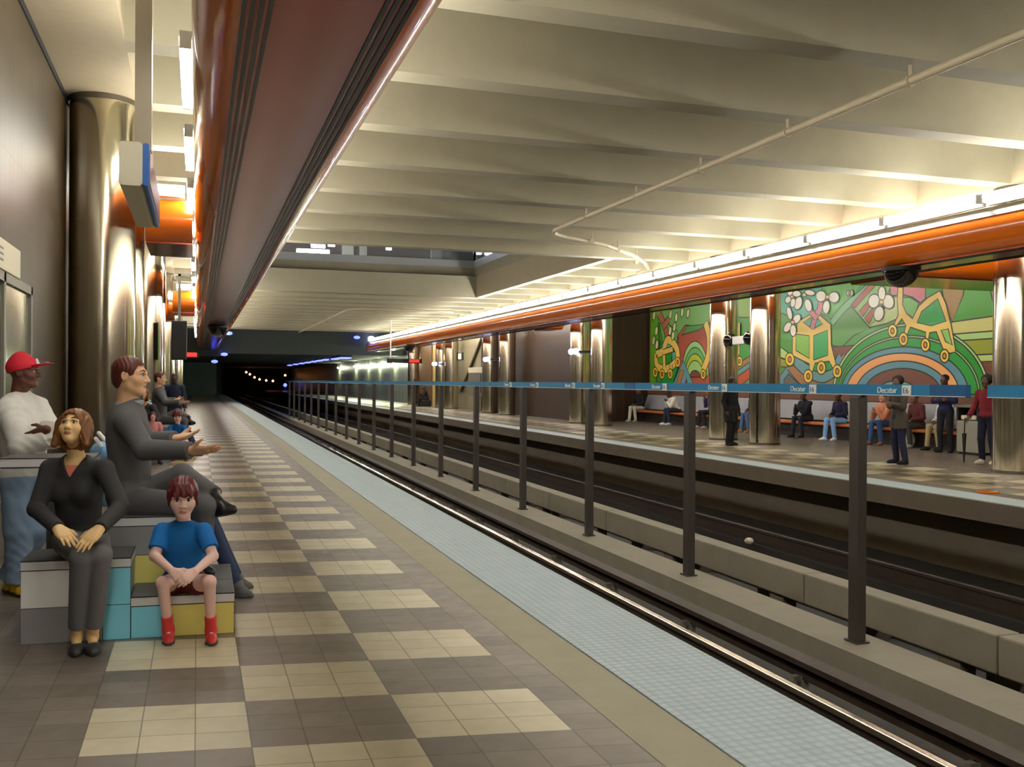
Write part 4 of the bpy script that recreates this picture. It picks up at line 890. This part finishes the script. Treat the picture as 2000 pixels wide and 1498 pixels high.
        if shoes.get('pump'): S_.el(an+fd*.03*s+flat_*.01*s, np.array((.036, .07, .05))*s, np.stack([np.cross(fd, flat_), fd, flat_], 1), .008, 'sub')
        so = S_.mesh('boot' if bt else 'shoe', shoes['m'], root)
        if shoes.get('sole') is not None:
            Z_ = SDF(min(hc, .008)); Z_.rc(heel-flat_*.014*s, ball-flat_*.01*s, .042*s, .05*s, .03*s).rc(ball-flat_*.01*s, tip-flat_*.006*s, .048*s, .038*s, .02*s)
            Z_.cut(lambda X, Y, Z: np.abs(sum((d-o_)*u for d, o_, u in zip((X, Y, Z), sole+flat_*.011*s, flat_)))-.013*s); Z_.mesh('sole', shoes['sole'], so)
    return root

def pose(kind, loc, face, s=1., lean=0., seat=.48, spread=.12, arms='lap', head=(0, 0), kneel=0.):
    """joint set for a far figure; face = yaw in degrees (0 looks along +y)"""
    ca, sa = math.cos(math.radians(face)), math.sin(math.radians(face))
    def X(x, y, z): return np.array([loc[0]+s*(x*ca-y*sa), loc[1]+s*(x*sa+y*ca), loc[2]+z*s])
    J = {}
    sl, cl = math.sin(lean), math.cos(lean)
    if kind == 'sit':
        pz = seat/s+.1; py = 0.
        B = lambda x, y, z: X(x, py+y*cl+z*sl, pz+z*cl-y*sl)
        for q, m in (('L', -1), ('R', 1)):
            J['hip'+q] = X(m*.09, py+.02, pz-.015); J['kn'+q] = X(m*spread, py+.45, pz-.005+kneel); J['an'+q] = X(m*(spread+.01), py+.44+.06*m, .085); J['toe'+q] = X(m*(spread+.04), py+.63+.06*m, 0.)
    else:
        pz = .95; py = 0.
        B = lambda x, y, z: X(x, py+y*cl+z*sl, pz+z*cl-y*sl)
        for q, m in (('L', -1), ('R', 1)):
            J['hip'+q] = X(m*.092, 0, pz-.03); J['kn'+q] = X(m*.10, .03+m*.02, .5); J['an'+q] = X(m*.11, -.04+m*.03, .085); J['toe'+q] = X(m*.14, .16+m*.03, 0.)
    J['pelvis'] = B(0, 0, 0); J['neck'] = B(0, 0, .53); hy = math.radians(face+head[0]); hp_ = math.radians(head[1])
    J['face'] = np.array([-math.sin(hy)*math.cos(hp_), math.cos(hy)*math.cos(hp_), math.sin(hp_)]); J['head'] = B(0, .03, .69)+J['face']*.015*s
    for q, m in (('L', -1), ('R', 1)):
        J['sh'+q] = B(m*.185, 0, .465)
        if arms == 'lap' and kind == 'sit': J['el'+q] = B(m*.25, .06, .2); J['wr'+q] = X(m*.09, py+.33, pz+.13); J['hn'+q] = np.array((0, 0, -1.))
        elif arms == 'elbows': J['el'+q] = X(m*.16, py+.36, pz+.13); J['wr'+q] = X(m*.06, py+.46, pz+.32)
        elif arms == 'cross': J['el'+q] = B(m*.25, .06, .21); J['wr'+q] = B(-m*.05, .2+.03*m, .24); J['hn'+q] = -(X(0, 1, 0)-X(0, 0, 0))
        elif arms == 'phone' and m > 0: J['el'+q] = B(.25, .1, .22); J['wr'+q] = B(.12, .16, .5)
        elif arms == 'cane' and m > 0: J['el'+q] = B(.26, .02, .2); J['wr'+q] = B(.26, .2, .0)
        else: J['el'+q] = B(m*.25, -.04, .19); J['wr'+q] = B(m*.25, .06, -.06); J['hn'+q] = X(-m, 0, 0)-X(0, 0, 0)
    return J
HB, HBR = mat('hair_black', (22, 18, 17), .5, noise=.1), mat('hair_dark_brown', (48, 30, 22), .5, noise=.1)
S1, S2, S3 = skinmat('deep', (84, 52, 38)), skinmat('brown', (120, 80, 60)), skinmat('tan', (190, 140, 110))
C = lambda n, c: cloth(n, c)
def far(label, J, skin, tc, lc, sc, hk='crop', hm=None, h=.013, **k):
    t_ = dict(m=C('%d_%d_%d' % tc, tc), name=k.pop('tname', 'jacket'), g=k.pop('g', .02)); t_.update(k.pop('t', {}))
    return figure(label, J, skin, t_, dict(m=C('%d_%d_%d' % lc, lc), g=.016), dict(m=C('%d_%d_%d' % sc, sc)), dict(k=hk, m=hm or HB), h=h, hc=h, **k)
def bx(px, py): p = onz(px, py); return p
# seated along the bench (they face the tracks, -x)
def seat(px, lab, **k):
    a = dict(face=90, lean=.12, y=None, x=17.38); a.update(k.pop('p', {})); y = onx(px, 800, 17.3)[1]
    J = pose('sit', (a['x'], y, 0), a['face'], a.get('s', 1.), a['lean'], .48, a.get('spread', .12), a.get('arms', 'lap'), a.get('head', (0, 0)))
    return far(lab, J, **k)
seat(1215, 'person in dark clothes at the far left end of the wall bench', skin=S1, tc=(36, 34, 36), lc=(30, 30, 34), sc=(24, 24, 26), p=dict(head=(20, -10)))
seat(1248, 'person in a black jacket and pale trousers at the left end of the wall bench', skin=S2, tc=(22, 22, 22), lc=(206, 208, 190), sc=(196, 190, 176), p=dict(face=105))
seat(1320, 'person in a white hoodie and dark jeans leaning forward on the bench', skin=S1, tc=(230, 228, 216), lc=(36, 40, 62), sc=(232, 232, 236), p=dict(lean=.5, arms='elbows', head=(0, -35), face=84), tname='hoodie')
seat(1388, 'person in a purple jacket on the bench, half hidden by a steel column', skin=S2, tc=(70, 54, 96), lc=(34, 30, 34), sc=(170, 160, 146), p=dict(arms='phone', lean=.2))
seat(1474, 'person in blue jeans on the bench between the two steel columns', skin=S2, tc=(52, 62, 50), lc=(74, 108, 158), sc=(168, 120, 66), p=dict(lean=.25))
seat(1574, 'person in a dark jacket and dark jeans sitting right of the steel columns', skin=S1, tc=(28, 30, 42), lc=(36, 42, 54), sc=(26, 26, 28), p=dict(arms='elbows', lean=.25, face=100))
seat(1640, 'person in light blue jeans and white shoes behind a dark post', skin=S1, tc=(26, 28, 60), lc=(134, 178, 232), sc=(232, 236, 240), p=dict(lean=.15, face=95), lw=None) if False else seat(1640, 'person in light blue jeans and white shoes behind a dark post', skin=S1, tc=(26, 28, 60), lc=(134, 178, 232), sc=(232, 236, 240), p=dict(lean=.15, face=95))
seat(1728, 'person in a peach top and blue jeans on the bench behind the grey coat', skin=S3, tc=(196, 128, 96), lc=(52, 84, 136), sc=(142, 92, 56), p=dict(lean=.2, face=100, arms='elbows'), tname='top')
seat(1790, 'person in a maroon and dark coat on the bench right of the grey coat', skin=S2, tc=(86, 36, 34), lc=(60, 58, 54), sc=(150, 170, 160), p=dict(lean=.15), tname='coat')
seat(1846, 'person in khaki trousers on the bench behind the navy standing person', skin=S1, tc=(200, 206, 214), lc=(166, 150, 112), sc=(30, 28, 26), p=dict(lean=.15))
# standing
p = bx(1427, 870)
far('person standing in a long black coat with a shoulder bag near the columns', pose('stand', (p[0], p[1], 0), 200, 1.0, 0., arms='down', head=(10, 0)), S1, (14, 14, 16), (14, 14, 18), (14, 14, 14), 'long', t=dict(hem='coat', len=.75), tname='coat')
p = bx(1756, 906)
far('person standing in a grey-brown coat and navy trousers before the mural arch', pose('stand', (p[0], p[1], 0), 80, 1.0, .02, arms='cross', head=(30, 0)), S2, (72, 66, 56), (30, 32, 62), (22, 22, 26), 'puff', t=dict(hem='coat', len=.5), tname='coat')
p = bx(1846, 884)
far('person standing in navy clothes with a pale belt by the litter bin', pose('stand', (p[0], p[1], 0), 110, 1.05, 0., arms='cross', head=(-20, 0)), S1, (24, 28, 70), (24, 24, 30), (26, 24, 24), 'crop', tname='jumper')
t_ = tag(MB().cyl((p[0], p[1], 1.06), (p[0], p[1], 1.1), .19, n=24, caps=False).build('waist_cord', M['cream']), 'pale cord tied round the waist of the navy standing person', 'cord') if False else None
p = bx(1928, 907)
far('person standing in a red jacket holding an umbrella near the right column', pose('stand', (p[0], p[1], 0), 100, 1.02, 0., arms='cane', head=(0, 0)), S1, (120, 22, 34), (24, 24, 46), (214, 200, 180), 'puff', tname='jacket')
q = pose('stand', (p[0], p[1], 0), 100, 1.02, 0., arms='cane')['wrR']
t = empty('umbrella', (q[0], q[1], 0), 'black folded umbrella held by the person in the red jacket', 'umbrella')
MB().cyl((q[0]-.12, q[1], .02), (q[0]-.12, q[1], .62), .012, .045, n=12).build('folded_canopy', M['blackbox'], t); MB().cyl((q[0]-.12, q[1], .62), (q[0]-.1, q[1], .93), .012, n=8).build('handle', M['blackbox'], t)
p = bx(1788, 873); t = empty('plastic_bag', (p[0]-.2, p[1], 0), 'white plastic bag on the platform in front of the bench', 'bag')
B_ = SDF(.015); B_.el((p[0]-.2, p[1], .19), (.13, .17, .2), None, .05).rc((p[0]-.2, p[1]-.08, .3), (p[0]-.2, p[1]-.02, .46), .04, .02, .04).cut(lambda X, Y, Z: -Z); B_.mesh('bag', M['cream'], t, None, lambda X, Y, Z: .006*np.sin(X*60)*np.sin(Y*50+Z*30))
p = bx(1366, 828); t = empty('small_bag', (17.3, 28.9, 0), 'small white carrier bag by the bench left of the columns', 'bag')
B_ = SDF(.015); B_.el((17.3, 28.9, .13), (.1, .12, .14), None, .05).rc((17.3, 28.9, .2), (17.3, 28.9, .32), .04, .02, .04).cut(lambda X, Y, Z: -Z); B_.mesh('bag', M['pwhite'], t)
far('person standing far off in dark clothes near the end of the far platform', pose('stand', (13.9, 62.3, 0), 150, 1.0, 0., arms='cross'), S1, (24, 24, 26), (20, 20, 24), (20, 20, 20), h=.02)
far('crouched person in dark clothes sitting far off against the pale wall', pose('sit', (13.9, 58.6, 0), 95, 1.0, .25, .42, .12, 'elbows'), S1, (30, 26, 26), (26, 24, 26), (24, 22, 22), h=.02)
tag(MB().box(13.5, 14.1, 58.3, 58.9, 0, .4).build('luggage_case', M['blackbox'], bevel=.03), 'black case under the crouched person far off', 'luggage')
p = onz(361, 812); far('person standing in dark blue clothes far along the near platform', pose('stand', (-.55, 25.2, 0), 185, 1., 0., arms='down'), S1, (30, 40, 66), (26, 32, 52), (24, 24, 26), 'crop')

# ---------------------------------------------------------------- modular seating blocks (near set), a slightly turned frame
O = np.array((-1.0, 6.3, 0)); u = unit((1.22, -.09, 0)); v = unit(np.array((.005, 1, 0)))
def BP(a, b_, z): return O+a*u+b_*v+np.array((0, 0, z))
def block(lab, a0, a1, b0, b1, zt, panels, core='pgrey', z0=0., name='seat_block'):
    t = empty(name, tuple(BP((a0+a1)/2, (b0+b1)/2, z0)), lab, 'seat', None)
    zt0 = zt-.055; e = .004
    MB().obox(BP(a0+.006, b0+.006, z0), u*(a1-a0-.012), v*(b1-b0-.012), (0, 0, zt0-z0)).build('core', M[core], t)
    MB().obox(BP(a0, b0, zt0), u*(a1-a0), v*(b1-b0), (0, 0, .055)).build('rim', M['rim'], t)
    MB().obox(BP(a0+.003, b0+.003, zt), u*(a1-a0-.006), v*(b1-b0-.006), (0, 0, .003)).build('top', M['lid'], t)
    for p0, p1, za, zb, m in panels: MB().obox(BP(p0+.002, b0, za+.002), u*(p1-p0-.004), v*.006, (0, 0, zb-za-.004)).build('front_panel', M[m], t)
    sm_ = MB()
    for p0, p1, za, zb, m in panels: sm_.obox(BP(p0, b0+.002, za), u*(p1-p0), v*.004, (0, 0, zb-za))
    if panels: sm_.build('seam', M['line'], t)
    MB().obox(BP(a0-.0015, b0-.0015, zt0-.005), u*(a1-a0+.003), v*(b1-b0+.003), (0, 0, .005)).build('rim_line', M['line'], t)
    MB().obox(BP(a0-.0015, b0-.0015, zt-.004), u*(a1-a0+.003), v*(b1-b0+.003), (0, 0, .004)).build('edge_line', M['line'], t)
    return t
blocks = []
def newblock(far_lab, *a, **k): t = block(*a, **k); blocks.append((t, far_lab)); return t
newblock('distant copy of the white and cyan block under the far woman in black', 'knee-high seating block with white, grey and cyan front panels under the woman in black', 0, .62, 0, .42, .5, [(0, .46, 0, .215, 'pgrey'), (0, .46, .215, .445, 'pwhite'), (.46, .62, 0, .215, 'pcyan'), (.46, .62, .215, .445, 'pcyan')])
newblock('distant low block with yellow front under the far boy in blue', 'low seating block with cyan and yellow front panels under the boy in blue', .622, 1.235, 0, .42, .255, [(.622, .84, 0, .2, 'pcyan'), (.84, 1.235, 0, .2, 'pyel')])
newblock('distant plain low block right of the far suited man', 'low charcoal-topped block behind the boy, right of the suited man', .962, 1.235, .424, .98, .255, [(.962, 1.235, 0, .2, 'pyel')])
newblock('distant grey block under the far suited man', 'taller grey and yellow seating block under the man in the dark suit', .4, .96, .424, .98, .69, [(.4, .96, .0, .44, 'pyel'), (.4, .96, .44, .635, 'pgrey')])
newblock('distant high slab behind the far woman in black', 'high grey slab table behind the seated woman in black', -.2, .36, .46, .86, 1.085, [], core='pgrey', z0=1.02, name='slab_table')
t = blocks[-1][0]; MB().obox(BP(.06, .56, 0), u*.2, v*.22, (0, 0, 1.02)).build('pedestal', M['lid'], t)
newblock('distant dark-topped block behind the far suited man, farthest of its set', 'dark-topped block behind the suited man, under the person in light blue', .45, 1.0, 1.0, 1.5, .46, [])

# ---------------------------------------------------------------- foreground figures
people = []
KK = lambda a: K(*a)
# woman in black
J = {k: KK(v_) for k, v_ in dict(head=(145, 836, 5.68), neck=(149, 893, 5.74), pelvis=(158, 1052, 5.84), shL=(203, 915, 5.72), shR=(99, 915, 5.72), elL=(236, 990, 5.62), elR=(71, 994, 5.62), wrL=(195, 1032, 5.38), wrR=(113, 1032, 5.38),
     hipL=(184, 1056, 5.8), hipR=(132, 1056, 5.8), knL=(196, 1084, 5.4), knR=(160, 1088, 5.36), anL=(181, 1225, 5.56), anR=(150, 1226, 5.54), toeL=(182, 1268, 5.42), toeR=(148, 1272, 5.4)).items()}
for q in 'LR': J['toe'+q][2] = 0.0; J['an'+q][2] = .08
J['face'] = np.array((-.26, -.84, .34)); J['hup'] = (.06, .3, .9)
J['hdL'] = KK((162, 1066, 5.28))-J['wrL']; J['hdR'] = KK((146, 1066, 5.28))-J['wrR']; J['hnL'] = np.array((.25, .8, -.6)); J['hnR'] = np.array((-.25, .8, -.6)); J['curlL'] = J['curlR'] = (.1, .2, .15)
blk = cloth('black_knit', (54, 53, 54)); HW = mat('hair_chestnut', (122, 74, 24), .45, noise=.25, nscale=40)
w = figure('woman in a black V-neck jumper and grey trousers looking up, seated on the white block', J, skinmat('peach', (238, 198, 140)), dict(m=blk, neck='v', under=cloth('coral', (240, 138, 118)), name='jumper', g=.012, sleeve=1.0), dict(m=cloth('charcoal', (112, 111, 112)), name='trousers', len=.93, lw=1.02), dict(m=mat('dark_pump', (64, 64, 66), .4, noise=.05), pump=1), dict(k='bob', m=HW), s=.94, h=.0046, hc=.006,
           o=dict(fem=1, bust=1, lip=mat('lip_dark', (176, 112, 84), .4), head=1.0, brow=.036, gaze=(.1, 0, .15), nose=.8, hand=1.12, spread=.09))
people.append((w, 'distant woman in black seated far along the near platform'))
p_ = J['neck']+np.array((0, 0, -.002))
# boy
J = {k: KK(v_) for k, v_ in dict(head=(357, 972, 5.86), neck=(358, 1020, 5.92), pelvis=(360, 1139, 6.02), shL=(398, 1037, 5.92), shR=(317, 1037, 5.92), elL=(416, 1086, 5.82), elR=(302, 1086, 5.82), wrL=(381, 1116, 5.62), wrR=(337, 1116, 5.62),
     hipL=(381, 1140, 5.98), hipR=(339, 1140, 5.98), knL=(409, 1136, 5.70), knR=(318, 1138, 5.70), anL=(412, 1228, 5.78), anR=(329, 1230, 5.78), toeL=(414, 1256, 5.66), toeR=(329, 1260, 5.66)).items()}
for q in 'LR': J['toe'+q][2] = 0.; J['an'+q][2] = .065
J['face'] = np.array((.02, -.97, -.16)); J['hdL'] = KK((358, 1134, 5.56))-J['wrL']; J['hdR'] = KK((357, 1133, 5.56))-J['wrR']; J['hnL'] = np.array((-.5, .5, -.5)); J['hnR'] = np.array((.5, .5, -.5)); J['curlL'] = (.35, .5, .4); J['curlR'] = (.35, .5, .4)
bo = figure('boy in a blue T-shirt, maroon shorts and red boots on the low block', J, skinmat('fair', (246, 204, 190)), dict(m=cloth('bright_blue', (16, 112, 190)), sleeve=.36, name='t_shirt', g=.012, sw=1.18), dict(m=cloth('maroon', (98, 26, 26)), len=.24, name='shorts', g=.016), dict(m=mat('red_rubber', (222, 62, 62), .4, noise=.05), boot=.3, sole=mat('grey_sole', (66, 64, 62), .6, noise=.05)), dict(k='bowl', m=mat('hair_auburn', (96, 24, 24), .45, noise=.2, nscale=60)), s=.72, h=.0042, hc=.0055,
            o=dict(fem=1, lip=mat('lip_pink', (212, 140, 128), .4), head=1.46, hand=1.22, fat=1.2, nose=.6, arm=1.15))
people.append((bo, 'distant boy in blue seated far along the near platform'))
# man in a dark suit, facing right with crossed leg
J = {k: KK(v_) for k, v_ in dict(head=(256, 735, 6.5), neck=(249, 790, 6.52), pelvis=(253, 975, 6.52), shR=(249, 822, 6.3), shL=(255, 815, 6.72), elR=(282, 878, 6.22), elL=(288, 862, 6.75), wrR=(376, 880, 6.14), wrL=(344, 857, 6.66),
     hipR=(256, 982, 6.42), hipL=(262, 978, 6.62), knR=(398, 990, 6.34), knL=(356, 928, 6.62), anR=(392, 1110, 6.42), anL=(412, 964, 6.42), toeR=(420, 1130, 6.4), toeL=(464, 1002, 6.38)).items()}
J['toeR'][2] = .262; J['anR'][2] = .34
J['fupL'] = unit(np.array((-.1, .3, 1.))); cr = np.array((R2[0], R2[1], 0)); J['face'] = unit(np.array((cr[0], cr[1], -.03))); J['hup'] = (0, 0, 1)
J['hdR'] = KK((432, 876, 6.12))-J['wrR']; J['hdL'] = KK((396, 843, 6.6))-J['wrL']; J['hnR'] = np.array((0, .55, .8)); J['hnL'] = np.array((0, -.3, .9)); J['curlR'] = (.0, .12, .12); J['curlL'] = (.05, .15, .15)
suit = cloth('dark_suit', (98, 97, 98)); HM = mat('hair_brown', (98, 46, 32), .5, noise=.12, nscale=50)
mn = figure('man in a dark grey suit sitting in profile with legs crossed and hands held out', J, skinmat('sand', (242, 192, 150)), dict(m=suit, name='jacket', g=.018, sleeve=.98, sw=1.02), dict(m=suit, name='trousers', g=.014, over=.035), dict(m=mat('black_shoe', (14, 14, 14), .35, noise=.05), ), dict(k='short', m=HM), s=1.16, h=.0052, hc=.0075,
            o=dict(lip=mat('lip_tan', (214, 150, 122), .5), head=.94, hand=1.0, spread=.1))
F = SDF(.006); nk = J['neck']; F.rc(nk+np.array((0, 0, -.02)), nk+np.array((.03, 0, .035)), .085, .078, .02).cut(lambda X, Y, Z: (Z-nk[2]-.03)+.0*X); F.mesh('shirt_collar', cloth('pale_shirt', (178, 182, 190)), mn)
people.append((mn, 'distant man in a dark suit seated far along the near platform'))
# person in light blue half hidden behind the suited man
J = {k: KK(v_) for k, v_ in dict(head=(252, 830, 7.35), neck=(232, 862, 7.4), pelvis=(292, 1003, 7.3), shR=(192, 876, 7.2), shL=(244, 886, 7.6), elR=(182, 925, 7.3), elL=(238, 935, 7.62), wrR=(216, 985, 7.4), wrL=(250, 985, 7.6),
     hipR=(296, 1008, 7.2), hipL=(300, 1004, 7.4), knR=(404, 1016, 7.0), knL=(406, 1008, 7.2), anR=(462, 1142, 6.95), anL=(462, 1122, 7.2), toeR=(494, 1172, 6.95), toeL=(494, 1150, 7.25)).items()}
for q in 'LR': J['toe'+q][2] = 0.; J['an'+q][2] = .09
J['face'] = unit((1, .3, .1)); lb_ = figure('person in light blue with navy jeans leaning back behind the suited man', J, S3, dict(m=cloth('light_blue', (140, 190, 232)), name='shirt', sleeve=.98), dict(m=cloth('navy_denim', (46, 58, 92)), name='jeans'), dict(m=mat('grey_shoe', (98, 98, 100), .5, noise=.06), sole=M['lid']), dict(k='crop', m=HB), s=.92, h=.009, hc=.009, o=dict(noeyes=1))
F = SDF(.006)
c0 = KK((201, 862, 7.15))
for k in range(2): F.rc(KK((193-6*k, 846+11*k, 7.1)), KK((205-7*k, 860+11*k, 7.1)), .017, .016, .004)
F.mesh('white_stripe', M['pwhite'], lb_)
people.append((lb_, 'distant person in light blue behind the far suited man'))
# man with red cap, standing
J = {k: KK(v_) for k, v_ in dict(head=(47, 728, 7.08), neck=(36, 773, 7.1), pelvis=(48, 930, 7.1), shR=(18, 802, 6.98), shL=(70, 797, 7.2), elR=(42, 872, 6.86), elL=(104, 855, 7.14), wrR=(92, 852, 6.9), wrL=(92, 838, 6.86),
     hipR=(34, 938, 7.04), hipL=(66, 938, 7.16), knR=(36, 1040, 6.98), knL=(72, 1036, 7.1), anR=(36, 1130, 6.98), anL=(20, 1118, 7.16), toeR=(48, 1164, 6.9), toeL=(14, 1148, 7.0)).items()}
for q in 'LR': J['toe'+q][2] = 0.; J['an'+q][2] = .09
J['toeR'] = J['anR']+np.array((.08, -.13, -.09)); J['toeL'] = J['anL']+np.array((.02, -.15, -.09))
J['face'] = unit((.98, -.18, .03)); J['hdL'] = KK((62, 852, 6.84))-J['wrL']; J['hnL'] = np.array((-.1, .9, .2)); J['hdR'] = KK((112, 846, 6.96))-J['wrR']; J['hnR'] = np.array((-.3, .9, .1)); J['curlL'] = (.1, .2, .2)
rc_ = figure('man in a red cap, white jumper and ripped pale jeans standing with arms crossed', J, skinmat('warm_brown', (116, 72, 58)), dict(m=cloth('white_knit', (236, 234, 228)), name='jumper', g=.03, sleeve=.99, sw=1.2), dict(m=cloth('pale_denim', (142, 166, 196)), name='jeans', g=.03, lw=1.15, wr=1), dict(m=mat('yellow_shoe', (232, 192, 40), .45, noise=.08), sole=mat('dark_sole', (60, 40, 32), .6, noise=.05)), dict(k='cap', m=mat('red_cap_cloth', (226, 36, 58), .7, noise=.05, nscale=30)), s=1.0, h=.005, hc=.007,
             o=dict(lip=mat('lip_brown', (126, 74, 66), .4), head=1.0, wrinkle=.0032, spread=.08, hand=1.05, fat=1.08))
# far copies of the seated group
D = K(313, 745, 19.3)-K(255, 738, 6.45); D[2] = 0
for o_, lab in people+blocks:
    c = copytree(o_); c.location = o_.location+Vector(D); c['label'] = lab
J = pose('sit', tuple(BP(.18, .2, 0)+D+np.array((.28, -.85, 0))), 195, .7, .1, .35, .12, 'lap'); J = {k: (x+np.array((0, 0, 0.))) for k, x in J.items()}
far('distant child in a pink top and dark hair seated beside the far seating blocks', J, skinmat('rosy', (236, 176, 170)), (226, 150, 152), (64, 60, 64), (60, 60, 62), 'bob', mat('hair_dark_red', (60, 22, 18), .5, noise=.1), h=.009, s=.7, tname='top', t=dict(sleeve=.3))
t = empty('stool', tuple(BP(.18, .2, 0)+D+np.array((.28, -.85, 0))), 'small grey stool under the distant child in pink', 'stool')
q = BP(.18, .2, 0)+D+np.array((.28, -.85, 0)); MB().box(q[0]-.16, q[0]+.16, q[1]-.12, q[1]+.14, .28, .33).build('seat', M['lid'], t); MB().box(q[0]-.13, q[0]+.13, q[1]-.1, q[1]+.11, 0, .28).build('base', M['pgrey'], t)
